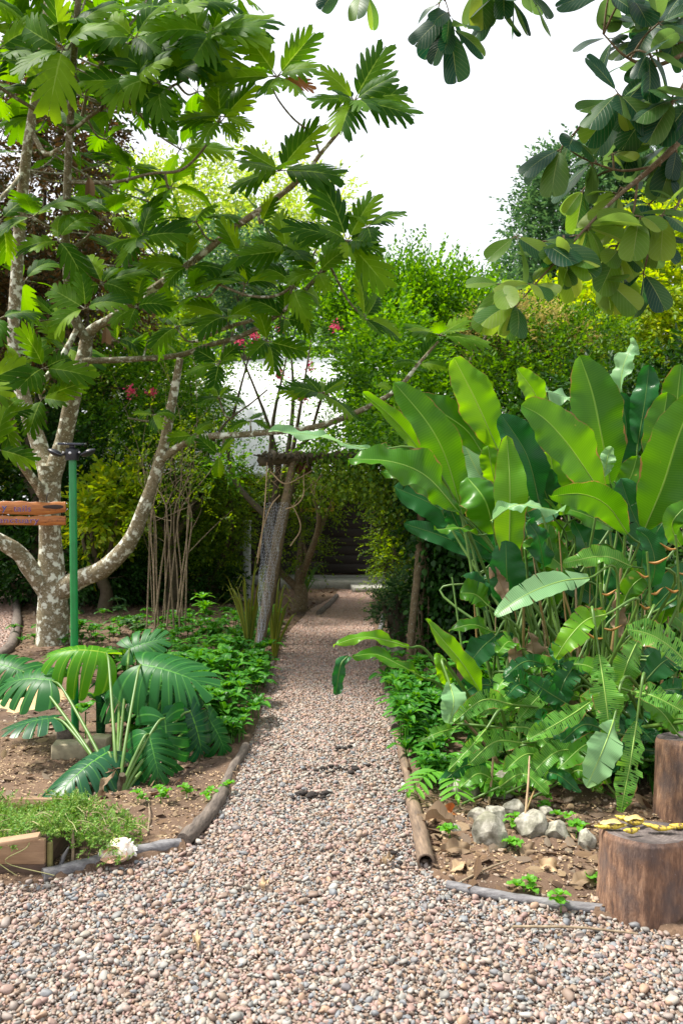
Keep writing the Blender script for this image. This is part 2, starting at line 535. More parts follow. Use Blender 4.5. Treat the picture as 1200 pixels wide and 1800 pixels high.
def breadfruit_tpl(seed):
    r = random.Random(seed)
    nl = r.choice([5, 6])
    off = {-1: r.random() * 0.3, 1: r.random() * 0.3}
    jag = [r.uniform(0.9, 1.08) for _ in range(40)]

    def Lf(t, side):
        env = 0.58 * (0.30 + 0.70 * min(1, t / 0.38) ** 0.8) * (1 - 0.42 * max(0, t - .25))
        x = t * nl + off[side]
        f = x - math.floor(x)
        # lobe centred at 0.5, sinus at 0/1
        w = abs(f - 0.5) * 2
        lobe = 1 - 0.16 * w - 0.44 * w ** 3.5
        tooth = 1 + 0.14 * (1 - abs(((f * 4) % 1) - 0.5) * 2)
        if t > 0.97: return 0.26
        return max(0.035, env * lobe * tooth * jag[int(x) + (20 if side > 0 else 0)])

    def af(t):
        return math.radians(60 * (1 - t) + 25 * t) if t < 0.86 else math.radians(30 * (1 - (t - 0.86) / 0.14) + 1)
    v, f, uv = veined(nl * 10 + 1, 4, Lf, af, 0.80, 0.3)
    uv[:, 0] = uv[:, 0] * nl / 6.0 + 0.5 / 6
    return v, f, uv


def obovate_tpl(seed, width=0.34, fat=0.62):
    r = random.Random(seed)

    def Lf(t, side):
        return width * 1.35 * math.sin(math.pi * min(1.0, 0.03 + t ** 1.02 * 0.93)) ** 0.58 * (1 + 0.03 * math.sin(9 * t + seed)) + 0.004

    def af(t):
        return math.radians(62 * (1 - t) + 38 * t) if t < 0.88 else math.radians(40 * (1 - (t - .88) / .12) + 3)
    return veined(22, 4, Lf, af, 0.88, 0.3)


def monstera_tpl(seed, slits=7, deep=0.86):
    r = random.Random(seed)
    off = {-1: r.random() * 0.4, 1: r.random() * 0.4}
    wv = [r.uniform(.09, .2) for _ in range(40)]
    ph = [r.uniform(0.55, 1.0) for _ in range(40)]

    def Lf(t, side):
        env = 0.56 * (math.cos((t - 0.30) * 1.75) ** 0.6 if t > 0.3 else 1 - 0.4 * (0.3 - t))
        x = t * slits + off[side]
        f = x - math.floor(x)
        d = min(f, 1 - f)
        if t < 0.12: d = 0.5
        cut = 1.0
        wd = wv[int(x + .5) + (18 if side > 0 else 0)]
        if d < wd: cut = 1 - deep * ph[int(x + .5) + (18 if side > 0 else 0)] * (1 - (d / wd) ** 2.5)
        rnd = (1 - 0.12 * (abs(f - 0.5) * 2) ** 3) * (0.9 + .13 * wv[int(x) + 9] / .2)
        if t > 0.97: return 0.12
        return max(0.03, env * cut * rnd)

    def af(t):
        return math.radians(150 * (1 - t / 0.16) + 98 * t / 0.16) if t < 0.16 else (math.radians(98 - (t - .16) / .74 * 66) if t < 0.9 else math.radians(32 * (1 - (t - .9) / .1) + 1))
    return veined(slits * 16 + 1, 7, Lf, af, 0.82, 0.22, y0=0.0)


def bend(v, droop=0.6, fold=0.15, cup=0.0, wave=0.0, wf=9.0, ph=0.0, side_droop=0.0):
    """droop: total bend angle along the midrib; fold: V along the midrib; side_droop: sides curl down"""
    x, y, z = v[:, 0].copy(), v[:, 1].copy(), v[:, 2].copy()
    ax = np.abs(x)
    zz = z + fold * ax - side_droop * ax ** 2 * 2.2 + wave * np.sin(wf * y + ph + np.sign(x) * 1.3) * (ax / 0.3)
    if abs(droop) > 1e-4:
        R = 1.0 / droop
        th = y / R
        Y = np.sin(th) * (R + zz * 1.0) if False else np.sin(th) * R + np.sin(th) * zz
        Z = (np.cos(th) - 1) * R + np.cos(th) * zz
        return np.stack([x, Y, Z], 1)
    return np.stack([x, y, zz], 1)


def frame_from(d, n):
    """columns x,y,z with y = d and z as near n as possible"""
    d = nrm(d); n = np.asarray(n, float)
    z = n - d * (n @ d)
    if np.linalg.norm(z) < 1e-3: z = np.cross(d, [1, 0.2, 0.1])
    z = nrm(z)
    x = np.cross(d, z)
    return np.stack([x, d, z], 1)


def put(mb, tpl, pos, d, n, size, m=0, **kw):
    v, f, uv = tpl
    v = bend(v, **kw) * size
    R = frame_from(d, n)
    mb.add(v @ R.T + np.asarray(pos), f, uv, m)


def blade(mb, pts, W, N_=(0, -1, 0.35), prof=None, nu=30, nv=5, fold=0.16, wave=0.015, tears=0, hole=0, seed=0, curl=0.0, m=0, twist=0.0, shred=0.0):
    """long leaf along a 3-D centre line; N_ is where its face points. tears: slits from the margin to the midrib"""
    r = random.Random(seed)
    c = spline(pts, 10)
    ln = np.concatenate([[0], np.cumsum(np.linalg.norm(np.diff(c, axis=0), axis=1))])
    tt = np.linspace(0, 1, nu + 1)
    c = np.stack([np.interp(tt * ln[-1], ln, c[:, k]) for k in range(3)], 1)
    T = nrm(np.gradient(c, axis=0))
    N0 = np.asarray(N_, float)
    S = np.cross(T, N0[None]); S = nrm(S)
    Z = np.cross(S, T)
    if twist:
        a = twist * tt[:, None]
        S, Z = S * np.cos(a) + Z * np.sin(a), Z * np.cos(a) - S * np.sin(a)
    if prof is None:
        w = np.sin(np.pi * np.clip(tt * 0.96 + 0.03, 0, 1)) ** 0.55
        w = np.minimum(w, np.clip((1.0 - tt) * 6.5, 0, 1) ** 0.6)
        w = w * (0.8 + 0.2 * np.clip(tt * 4, 0, 1))
    else:
        w = prof(tt)
    w = np.maximum(w, 0.01) * W / 2
    s = np.linspace(0, 1, nv + 1)
    for side in (-1, 1):
        ph = r.uniform(0, 6); ph2 = r.uniform(0, 6); k2 = r.uniform(5, 9)
        # rows may be split where torn: build rows in strips
        cuts = sorted(r.sample(range(2, nu - 1), min(tears, nu - 4))) if tears else []
        strips = []
        a0 = 0
        for cu in cuts + [nu]:
            strips.append((a0, cu)); a0 = cu
        for (i0, i1) in strips:
            rows = np.arange(i0, i1 + 1)
            gap = r.uniform(0.04, 0.22) if cuts else 0
            dz = r.uniform(-0.05, 0.05) if cuts else 0
            short = 1 - (r.uniform(0, shred) if shred else 0)
            V = np.zeros((len(rows), nv + 1, 3))
            for q, i in enumerate(rows):
                ww = w[i] * short * (1 + .035 * math.sin(tt[i] * 23 + ph2) + .02 * math.sin(tt[i] * 61 + ph))
                frac = (q / max(1, len(rows) - 1)) - 0.5
                lag = -frac * gap * (L_seg := ln[-1] / nu * (i1 - i0))
                sh = s * ww
                z = fold * sh + wave * (np.sin(tt[i] * 15 + ph) + .8 * np.sin(tt[i] * k2 + ph2) + .3 * np.sin(tt[i] * 41 + ph)) * (s ** 1.5) - curl * (s ** 2) * ww + dz * s ** 1.5 * ww * 3
                y = ww * 0.28 * s + lag * s
                V[q] = c[i] + S[i] * (side * sh)[:, None] + Z[i] * z[:, None] + T[i] * (y * (1 - tt[i] * 0.6))[:, None]
            f = grid_faces(len(rows), nv + 1)
            if side > 0: f = f[:, ::-1]
            if hole:
                nr = len(rows) - 1; dead = set()
                for i_ in range(nr):
                    if r.random() < hole:
                        j0 = r.randint(1, max(1, nv // 2)); j1 = min(nv - 1, j0 + r.randint(1, max(2, nv // 2)))
                        dead |= {i_ * nv + jj for jj in range(j0, j1)}
                        if r.random() < .4 and i_ + 1 < nr: dead |= {(i_ + 1) * nv + jj for jj in range(j0, max(j0 + 1, j1 - 1))}
                keep = [q not in dead for q in range(len(f))]
                f = f[np.array(keep)]
            uv = np.stack(np.broadcast_arrays(tt[rows][:, None], s[None, :]), -1)
            mb.add(V, f[:, ::-1], uv, m)
    return c, T


class SubMB:
    """adds to another mesh with a fixed material slot"""
    def __init__(s, mb, m): s.mb = mb; s.m = m
    def add(s, v, f, uv=None, m=0): return s.mb.add(v, f, uv, s.m)


BF = [breadfruit_tpl(k) for k in range(6)]
OB = [obovate_tpl(k) for k in range(4)]
MO = [monstera_tpl(k, sl) for k, sl in enumerate((5, 6, 5, 7))]


def leaves6(mb, pos, d, n, L, wr=0.45, fold=0.25, m=0):
    """many small leaves at once: pos, d (direction), n (normal) arrays (k,3), L (k,)"""
    d = nrm(d); x = nrm(np.cross(d, n)); z = np.cross(x, d)
    L = np.asarray(L)[:, None]
    w = L * wr / 2
    k = len(pos)
    V = np.empty((k, 6, 3))
    V[:, 0] = pos
    V[:, 1] = pos + d * L * 0.35 + x * w * 0.95 + z * w * fold
    V[:, 2] = pos + d * L * 0.72 + x * w * 0.72 + z * w * fold * 0.6 - z * L * 0.05
    V[:, 3] = pos + d * L - z * L * 0.14
    V[:, 4] = pos + d * L * 0.72 - x * w * 0.72 + z * w * fold * 0.6 - z * L * 0.05
    V[:, 5] = pos + d * L * 0.35 - x * w * 0.95 + z * w * fold
    b = (np.arange(k) * 6)[:, None]
    f = np.concatenate([b + np.array([0, 1, 2, 3]), b + np.array([0, 3, 4, 5])])
    uv = np.tile(np.array([[0, 0], [.35, 1], [.72, 1], [1, 0], [.72, 1], [.35, 1]]), (k, 1))
    mb.add(V, f, uv, m)


def rdir(k, up=0.0, spread=1.0):
    v = rng.normal(size=(k, 3))
    v = nrm(v) * spread
    v[:, 2] += up
    return nrm(v)


def sprays(mb, O, D, k=9, tl=0.35, L=0.07, wr=0.45, droop=0.25, m=0, stem=None, flat=0.6):
    """leafy twigs: origins O, directions D; k leaves alternate along each"""
    n = len(O)
    D = nrm(D)
    side = nrm(np.cross(D, rng.normal(size=(n, 3)) * 0.5 + np.array([0, 0, 1])))
    upv = np.cross(side, D)
    pos, dd, nn, LL = [], [], [], []
    tls = tl * U(0.6, 1.3, n)
    for j in range(k):
        t = (j + 0.5) / k
        p = O + D * (t * tls)[:, None] - np.array([0, 0, 1]) * (droop * tls * t * t)[:, None]
        sg = 1 if j % 2 else -1
        dr = D * (0.45 + 0.6 * t) + side * (sg * (1.0 - 0.6 * t)) + rng.normal(size=(n, 3)) * 0.28 - np.array([0, 0, droop * 0.6])
        pos.append(p); dd.append(dr)
        nn.append(upv * flat + rng.normal(size=(n, 3)) * 0.45 + np.array([0, 0, 0.35]))
        LL.append(L * U(0.65, 1.25, n) * (1 - 0.25 * t))
    leaves6(mb, np.concatenate(pos), np.concatenate(dd), np.concatenate(nn), np.concatenate(LL), wr, m=m)
    if stem is not None:
        for i in range(n):
            p1 = O[i] + D[i] * tls[i] * 0.5 - np.array([0, 0, droop * tls[i] * 0.25])
            p2 = O[i] + D[i] * tls[i] - np.array([0, 0, droop * tls[i]])
            tube(stem, [O[i], p1, p2], [0.004, 0.003, 0.0015], 3, 2, cap=False)


def blob_points(blobs, n, gap=0.15, gf=1.0, shell=0.45):
    """points in ellipsoids (c, r) weighted to the outer shell, thinned by noise so gaps show"""
    vol = np.array([b[1][0] * b[1][1] + b[1][0] * b[1][2] for b in blobs]); vol = vol / vol.sum()
    out, dirs = [], []
    for (c, r), w in zip(blobs, vol):
        k = int(n * w * 1.6) + 4
        d = rdir(k)
        rad = shell + (1 - shell) * U(0, 1, k) ** 0.5
        lump = 1 + 0.16 * wob(d * 2.2 + np.asarray(c), 1.0, c[0])
        p = np.asarray(c) + d * np.asarray(r) * (rad * lump)[:, None]
        keep = wob(p, gf * 2.2, 1.3) > -1 + gap * 2 + U(-0.35, 0.35, k)
        out.append(p[keep]); dirs.append(d[keep])
    p = np.concatenate(out); d = np.concatenate(dirs)
    if len(p) > n:
        ix = rng.permutation(len(p))[:n]
        p, d = p[ix], d[ix]
    return p, d


def pblobs(lst, depth_r=None):
    """blobs from (px, py, rx_px, ry_px, d[, depth radius])"""
    out = []
    for b in lst:
        x, y, rx, ry, d = b[:5]
        k = d / F
        dr = b[5] if len(b) > 5 else max(rx, ry) * k * 0.8
        out.append((P(x, y, d), (rx * k, dr, ry * k)))
    return out


def leafy(name, blobs, n, mat_key, label, cat, k=8, tl=0.4, L=0.08, wr=0.5, gap=0.15, gf=1.0, droop=0.2, trunk=None, trunk_r=0.09,
          bark='bark_dark', group=None, extra=None, up=0.25, shell=0.45, limbs=7):
    """tree or shrub: trunk with limbs and a crown of leafy sprays"""
    bl = pblobs(blobs)
    if trunk is None:
        c = bl[0][0]; base = np.array([c[0], c[1], 0.0])
    else:
        base = np.array([*trunk[:2], 0.0])
    root = empty(name, base, label, cat, group)
    mb = MB()
    Z = sum(b[0][2] for b in bl) / len(bl)
    top = np.mean([b[0] for b in bl], 0)
    h = max(0.5, (min(b[0][2] - b[1][2] * 0.3 for b in bl)) * 0.8)
    fork = np.array([base[0] * 0.8 + top[0] * 0.2, base[1], h * 0.6]) - base
    tube(mb, [np.array([0, 0, -0.1]), fork * 0.5 + np.array([trunk_r * 0.6, 0, 0]), fork], [trunk_r * 1.3, trunk_r, trunk_r * 0.85], 8, 5, 0.12)
    for q in range(limbs):
        b = bl[q % len(bl)]
        tip = b[0] + rdir(1, 0.4)[0] * np.asarray(b[1]) * 0.75 - base
        mid = fork * 0.4 + tip * 0.6 + rng.normal(size=3) * 0.12 * np.linalg.norm(tip - fork) - np.array([0, 0, 0.1])
        tube(mb, [fork * U(0.7, 1.0), mid, tip], [trunk_r * 0.6, trunk_r * 0.35, trunk_r * 0.08], 5, 5, cap=False)
    mb.build('trunk', M[bark], root)
    p, d = blob_points(bl, n, gap, gf, shell)
    ok = p[:, 2] > 0.04
    p, d = p[ok], d[ok]
    cr = MB()
    sprays(cr, p - base, d + rdir(len(p)) * 0.55 + np.array([0, 0, up]), k, tl, L, wr, droop)
    cr.build('crown', M[mat_key], root)
    if extra: extra(root, bl, base)
    return root
# ---------------------------------------------------------------- ground and gravel
PATH_L = [(-420, 1600), (-60, 1566), (90, 1548), (200, 1524), (320, 1494), (372, 1440), (410, 1380), (432, 1325), (447, 1290), (478, 1190), (500, 1120), (545, 1072), (590, 1048), (596, 1034)]
PATH_R = [(672, 1034), (652, 1060), (655, 1090), (668, 1180), (688, 1280), (712, 1380), (740, 1480), (762, 1545), (900, 1580), (1055, 1610), (1200, 1650), (1420, 1680)]
poly_main = np.array([G(*p)[:2] for p in PATH_L + PATH_R] + [(3.6, 1.2), (-3.6, 1.2)])
poly_left = np.array([G(*p)[:2] for p in [(-700, 1010), (10, 1022), (33, 1060), (37, 1110), (15, 1150), (-5, 1165), (-900, 1250)]])


def inpoly(p, poly):
    x, y = p[:, 0], p[:, 1]
    ins = np.zeros(len(p), bool)
    j = len(poly) - 1
    for i in range(len(poly)):
        xi, yi = poly[i]; xj, yj = poly[j]
        c = ((yi > y) != (yj > y)) & (x < (xj - xi) * (y - yi) / (yj - yi + 1e-12) + xi)
        ins ^= c
        j = i
    return ins


def ground_h(x, y):
    """soil height: beds sit a little above the gravel and roll gently"""
    p = np.stack([x, y, x * 0], -1)
    h = 0.012 * wob(p, 2.2, 3.0) + 0.008 * wob(p, 7.0, 1.0) + 0.02
    return h


def make_ground():
    # fine grid near the camera, coarse beyond
    mb = MB()
    xs = np.concatenate([np.linspace(-90, -9, 22), np.linspace(-8.8, -3.2, 40), np.linspace(-3.1, 3.1, 290), np.linspace(3.2, 8.8, 40), np.linspace(9, 90, 22)])
    ys = np.concatenate([np.linspace(-20, 1.0, 12), np.linspace(1.05, 8.0, 300), np.linspace(8.05, 18, 130), np.linspace(18.5, 120, 40)])
    X, Y = np.meshgrid(xs, ys)
    p = np.stack([X.ravel(), Y.ravel()], -1)
    ins = inpoly(p, poly_main) | inpoly(p, poly_left)
    Z = ground_h(p[:, 0], p[:, 1])
    Z = Z + 0.004 * wob(np.stack([p[:, 0], p[:, 1], Z], -1), 31.0, 2.0) + 0.003 * rng.normal(size=len(Z)) * (p[:, 1] < 8)
    Z = np.where(ins, -0.014, Z)
    V = np.column_stack([p, Z])
    mb.add(V, grid_faces(len(ys), len(xs)), p)
    m, nt, bs, out = mat('soil')
    tc = N(nt, 'ShaderNodeTexCoord'); vec = tc.outputs['Object']
    n1 = noise_n(nt, 1.6, 5, 0.6, vec); n2 = noise_n(nt, 34, 6, 0.75, vec); n3 = noise_n(nt, 140, 3, 0.7, vec)
    c = ramp(nt, n1, [(0.35, (0.085, 0.052, 0.034)), (0.62, (0.20, 0.125, 0.075))])
    c = mixc(nt, ramp(nt, n2, [(0.35, (0, 0, 0)), (0.7, (1, 1, 1))]), mixc(nt, 0.55, c, (0.07, 0.042, 0.028)), c)
    c = mixc(nt, ramp(nt, n3, [(0.62, (0, 0, 0)), (0.72, (1, 1, 1))]), c, (0.46, 0.34, 0.23))
    nt.links.new(c, bs.inputs['Base Color']); bs.inputs['Roughness'].default_value = 0.95
    bump(nt, bs, math_n(nt, 'ADD', n2, math_n(nt, 'MULTIPLY', n3, 0.5)), 0.7, 0.012)
    o = mb.build('ground', m)
    tag(o, kind='structure')
    # gravel bed sheet below the pebbles
    g = MB()
    for poly in (poly_main, poly_left):
        mn, mx = poly.min(0), poly.max(0)
        if poly is poly_left: mn = np.array([-6.0, mn[1]])
        gx = np.arange(mn[0], mx[0] + .06, 0.06); gy = np.arange(mn[1], mx[1] + .06, 0.06)
        GX, GY = np.meshgrid(gx, gy)
        q = np.stack([GX.ravel(), GY.ravel()], -1)
        f = grid_faces(len(gy), len(gx))
        cen = q[f].mean(1)
        f = f[inpoly(cen, poly)]
        used = np.unique(f); remap = -np.ones(len(q), int); remap[used] = np.arange(len(used))
        g.add(np.column_stack([q[used], np.full(len(used), -0.006)]), remap[f], q[used])
    tag(g.build('gravel_path', simple('gravel_bed', (0.30, 0.22, 0.17), 0.95, c2=(0.06, 0.045, 0.035), vs=60, bumpk=0.8)), kind='structure')


def ico(sub):
    t = (1 + 5 ** .5) / 2
    v = [(-1, t, 0), (1, t, 0), (-1, -t, 0), (1, -t, 0), (0, -1, t), (0, 1, t), (0, -1, -t), (0, 1, -t), (t, 0, -1), (t, 0, 1), (-t, 0, -1), (-t, 0, 1)]
    f = [(0, 11, 5), (0, 5, 1), (0, 1, 7), (0, 7, 10), (0, 10, 11), (1, 5, 9), (5, 11, 4), (11, 10, 2), (10, 7, 6), (7, 1, 8), (3, 9, 4), (3, 4, 2), (3, 2, 6), (3, 6, 8), (3, 8, 9), (4, 9, 5), (2, 4, 11), (6, 2, 10), (8, 6, 7), (9, 8, 1)]
    v = [tuple(nrm(np.array(a, float))) for a in v]
    for _ in range(sub):
        cache = {}; nf = []
        def mid(a, b):
            k = (min(a, b), max(a, b))
            if k not in cache:
                v.append(tuple(nrm(np.array(v[a]) + np.array(v[b])))); cache[k] = len(v) - 1
            return cache[k]
        for a, b, c in f:
            ab, bc, ca = mid(a, b), mid(b, c), mid(c, a)
            nf += [(a, ab, ca), (b, bc, ab), (c, ca, bc), (ab, bc, ca)]
        f = nf
    return np.array(v), np.array(f)


def rotmats(k, tilt=0.6):
    a = U(0, 2 * np.pi, k); b = rng.normal(0, tilt, k); c = rng.normal(0, tilt, k)
    ca, sa, cb, sb, cc, s_c = np.cos(a), np.sin(a), np.cos(b), np.sin(b), np.cos(c), np.sin(c)
    Rz = np.zeros((k, 3, 3)); Rz[:, 0, 0] = ca; Rz[:, 0, 1] = -sa; Rz[:, 1, 0] = sa; Rz[:, 1, 1] = ca; Rz[:, 2, 2] = 1
    Rx = np.zeros((k, 3, 3)); Rx[:, 0, 0] = 1; Rx[:, 1, 1] = cb; Rx[:, 1, 2] = -sb; Rx[:, 2, 1] = sb; Rx[:, 2, 2] = cb
    Ry = np.zeros((k, 3, 3)); Ry[:, 1, 1] = 1; Ry[:, 0, 0] = cc; Ry[:, 0, 2] = s_c; Ry[:, 2, 0] = -s_c; Ry[:, 2, 2] = cc
    return Rz @ Rx @ Ry


def scatter_stones(mb, pts, size, sub, flat=(0.36, 0.6), tilt=0.3, z=0.004, ns=10):
    tv, tf = ico(sub)
    tp = []
    for s in range(ns):
        w = tv * (1 + 0.22 * wob(tv, 1.1, s * 3.7)[:, None]) * np.array([1, U(0.5, 0.85), 1])
        if s % 2 == 0: w = np.sign(w) * np.abs(w) ** 0.8
        for _ in range(3):
            pn = nrm(rng.normal(size=3)); oo = w @ pn - U(.45, .75); w = w - np.where(oo > 0, oo * .85, 0)[:, None] * pn
        tp.append(w)
    which = rng.integers(0, ns, len(pts))
    R = rotmats(len(pts), tilt)
    for s in range(ns):
        ix = np.where(which == s)[0]
        if not len(ix): continue
        k = len(ix)
        sc3 = np.stack([size[ix], size[ix], size[ix] * U(*flat, k)], 1)
        v = tp[s][None] * sc3[:, None, :]
        v = np.einsum('kij,kvj->kvi', R[ix], v)
        v += np.column_stack([pts[ix], np.broadcast_to(z, (len(pts),))[ix] + size[ix] * 0.22])[:, None]
        f = tf[None] + (np.arange(k) * len(tv))[:, None, None]
        mb.add(v, f.reshape(-1, 3))


def jgrid(x0, x1, y0, y1, sp):
    gx = np.arange(x0, x1, sp); gy = np.arange(y0, y1, sp * 0.9)
    X, Y = np.meshgrid(gx, gy)
    X = X + (np.arange(len(gy)) % 2)[:, None] * sp / 2
    p = np.stack([X.ravel(), Y.ravel()], -1)
    return p + U(-0.42, 0.42, p.shape) * sp


def make_pebbles():
    mb = MB()
    near = jgrid(-1.75, 1.9, 2.05, 5.6, 0.0126)
    near = near[inpoly(near, poly_main) & (np.abs(near[:, 0]) < near[:, 1] * 0.47)]
    h = 0.006 * wob(np.column_stack([near, near[:, 0]]), 4.0) + 0.004 * wob(np.column_stack([near, near[:, 0]]), 17.0)
    scatter_stones(mb, near, np.exp(rng.normal(np.log(0.0077), 0.32, len(near))).clip(0.004, 0.019), 1, z=h, tilt=0.48)
    top = jgrid(-1.75, 1.9, 2.05, 5.6, 0.038)
    top = top[inpoly(top, poly_main) & (np.abs(top[:, 0]) < top[:, 1] * 0.47)]
    scatter_stones(mb, top, np.exp(rng.normal(np.log(0.0108), 0.33, len(top))).clip(0.006, 0.024), 1, z=0.008, tilt=0.35)
    far = jgrid(-1.4, 1.4, 5.6, 15.2, 0.019)
    far = far[inpoly(far, poly_main)]
    scatter_stones(mb, far, np.exp(rng.normal(np.log(0.012), 0.28, len(far))).clip(0.008, 0.03), 0, tilt=0.3)
    lf = jgrid(-5.5, -3, 5.8, 18, 0.032)
    lf = lf[inpoly(lf, poly_left) & (lf[:, 0] > -0.5 * lf[:, 1])]
    scatter_stones(mb, lf, U(0.013, 0.024, len(lf)), 0)
    m, nt, bs, out = mat('river_pebbles')
    geo = N(nt, 'ShaderNodeNewGeometry')
    c = ramp(nt, geo.outputs['Random Per Island'], [
        (0.0, (0.50, 0.31, 0.25)), (0.12, (0.40, 0.33, 0.29)), (0.22, (0.45, 0.25, 0.21)), (0.31, (0.28, 0.29, 0.28)), (0.40, (0.60, 0.45, 0.37)),
        (0.50, (0.30, 0.19, 0.13)), (0.58, (0.24, 0.28, 0.32)), (0.66, (0.56, 0.50, 0.40)), (0.74, (0.40, 0.27, 0.18)), (0.82, (0.44, 0.44, 0.40)),
        (0.88, (0.55, 0.32, 0.18)), (0.94, (0.66, 0.62, 0.55)), (0.98, (0.20, 0.19, 0.21))], 'CONSTANT')
    tc = N(nt, 'ShaderNodeTexCoord')
    nz = noise_n(nt, 160, 4, 0.7, tc.outputs['Object'])
    nl = noise_n(nt, 1.1, 3, 0.5, tc.outputs['Object'])
    c = mixc(nt, math_n(nt, 'MULTIPLY', nz, 0.3), c, (0.42, 0.34, 0.27))
    hs = N(nt, 'ShaderNodeHueSaturation'); nt.links.new(c, hs.inputs['Color']); hs.inputs['Saturation'].default_value = 0.86; hs.inputs['Value'].default_value = 0.62; c = hs.outputs[0]
    c = mixc(nt, ramp(nt, nl, [(0.5, (0, 0, 0)), (0.75, (0.35, 0.35, 0.35))]), c, (0.24, 0.16, 0.11))
    sp = N(nt, 'ShaderNodeSeparateXYZ'); nt.links.new(tc.outputs['Object'], sp.inputs[0])      # warm pink tint painted into the far stretch to offset the shade there
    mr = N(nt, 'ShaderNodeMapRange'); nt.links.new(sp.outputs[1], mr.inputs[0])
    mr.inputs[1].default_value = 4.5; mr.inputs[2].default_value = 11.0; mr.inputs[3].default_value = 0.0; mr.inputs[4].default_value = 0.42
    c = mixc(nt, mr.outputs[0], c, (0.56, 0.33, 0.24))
    nt.links.new(c, bs.inputs['Base Color'])
    bs.inputs['Roughness'].default_value = 0.62
    bump(nt, bs, nz, 0.25, 0.002)
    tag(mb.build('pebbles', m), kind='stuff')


def litter(name, regions, n, size, mkey, z=0.025):
    """dry leaf scraps lying on the beds"""
    mb = MB()
    pts = []
    for poly in regions:
        q = np.array([G(*p)[:2] for p in poly])
        mn, mx = q.min(0), q.max(0)
        k = np.stack([U(mn[0], mx[0], n * 3), U(mn[1], mx[1], n * 3)], 1)
        k = k[inpoly(k, q) & ~inpoly(k, poly_main) & ~inpoly(k, poly_left)][:n]
        pts.append(k)
    p = np.concatenate(pts)
    k = len(p)
    pos = np.column_stack([p, ground_h(p[:, 0], p[:, 1]) + U(0.0, 0.014, k)])
    d = rdir(k); d[:, 2] *= 0.25
    nn = rdir(k, 1.6)
    leaves6(mb, pos, d, nn, U(size[0], size[1], k), 0.55, fold=-0.5)
    return tag(mb.build(name, M[mkey]), kind='stuff')


make_ground()
make_pebbles()
LEFT_BED = [(-300, 1560), (300, 1490), (410, 1370), (475, 1190), (590, 1045), (560, 1010), (-200, 1010)]
RIGHT_BED = [(770, 1550), (700, 1290), (675, 1180), (655, 1050), (1500, 1050), (1500, 1640), (1200, 1640)]
litter('leaf_litter', [LEFT_BED, RIGHT_BED], 6500, (0.02, 0.055), 'dry')
litter('leaf_litter', [[(-100, 1200), (-100, 1030), (600, 1030), (480, 1200)]], 6000, (0.03, 0.09), 'dry')
litter('leaf_litter', [[(770, 1550), (730, 1400), (1300, 1400), (1300, 1650)]], 900, (0.03, 0.10), 'dry')
litter('leaf_litter', [[(-40, 1560), (300, 1490), (410, 1370), (380, 1230), (-40, 1200)]], 700, (0.03, 0.09), 'dry')
litter('wood_chips', [[(770, 1550), (730, 1380), (1300, 1380), (1300, 1650)], [(0, 1560), (300, 1490), (410, 1370), (0, 1300)]], 2600, (0.006, 0.02), 'straw')


def soil_pebbles():
    mb = MB()
    for poly, n in (([(0, 1560), (300, 1490), (410, 1370), (380, 1300), (0, 1200)], 900), ([(770, 1550), (730, 1380), (1300, 1380), (1300, 1650)], 900)):
        q = np.array([G(*p)[:2] for p in poly]); mn, mx = q.min(0), q.max(0)
        k = np.stack([U(mn[0], mx[0], n * 2), U(mn[1], mx[1], n * 2)], 1)
        k = k[inpoly(k, q) & ~inpoly(k, poly_main)][:n]
        scatter_stones(mb, k, np.exp(rng.normal(np.log(0.006), 0.5, len(k))).clip(0.003, 0.014), 1, z=ground_h(k[:, 0], k[:, 1]))
    tag(mb.build('soil_pebbles', simple('bed_pebble', (0.42, 0.33, 0.25), 0.8, c2=(0.2, 0.15, 0.11), vs=9)), kind='stuff')


soil_pebbles()

# ---------------------------------------------------------------- log edging
M['log'] = simple('weathered_log', (0.20, 0.16, 0.13), 0.8, c2=(0.045, 0.035, 0.03), vs=9, bumpk=0.7, stretch=(6, 1, 6), bd=0.01)
M['log_grey'] = simple('grey_log', (0.24, 0.235, 0.24), 0.75, c2=(0.07, 0.065, 0.07), vs=9, bumpk=0.7, stretch=(1.4, 6, 6), bd=0.01)
M['bamboo'] = simple('old_bamboo', (0.27, 0.19, 0.13), 0.55, c2=(0.07, 0.05, 0.04), vs=7, bumpk=0.4, stretch=(8, 1.2, 8), bd=0.008)


def log(pts, r, label, m='log', name='edging_log', ends=(1, 1), knots=0):
    w = [G(x, y, 0) + np.array([0, 0, r * 0.75]) for x, y in pts]
    mb = MB()
    q = spline(w, 5)
    rad = np.full(len(q), r) * (1 + 0.07 * np.sin(np.arange(len(q)) * 1.9 + r * 300) + 0.04 * rng.normal(size=len(q)))
    tube(mb, q, rad, 14, 1, 0.06, seed=r * 991, smooth_path=False)
    o = w[0] * [1, 1, 0]
    return tag(mb.build(name, M[m], origin=o), label, 'edging log', 'logs edging the gravel')


log([(76, 1547), (150, 1528), (230, 1506), (318, 1490)], 0.026, 'grey weathered log in front of the conch shell', 'log_grey')
log([(322, 1488), (352, 1458), (378, 1425), (392, 1400)], 0.034, 'thick dark log curving away from the joint beside the conch shell log')
log([(393, 1395), (407, 1360), (424, 1335), (432, 1318)], 0.028, 'thin dark log below the leafy left border plants')
log([(468, 1216), (473, 1190), (480, 1168)], 0.022, 'short log on the left edge by the foot of the netted arch post')
log([(560, 1082), (578, 1066), (592, 1050)], 0.04, 'dark log on the left edge of the gravel close to the concrete step')
log([(728, 1412), (716, 1370), (706, 1325), (700, 1300)], 0.024, 'brown log on the right edge beside the feathery plant', 'bamboo')
log([(694, 1284), (686, 1250), (682, 1222)], 0.026, 'dark mossy log on the right edge under the green border plants')
log([(666, 1115), (671, 1100), (672, 1086)], 0.03, 'short pale log on the right edge by the small shrub', 'log_grey')
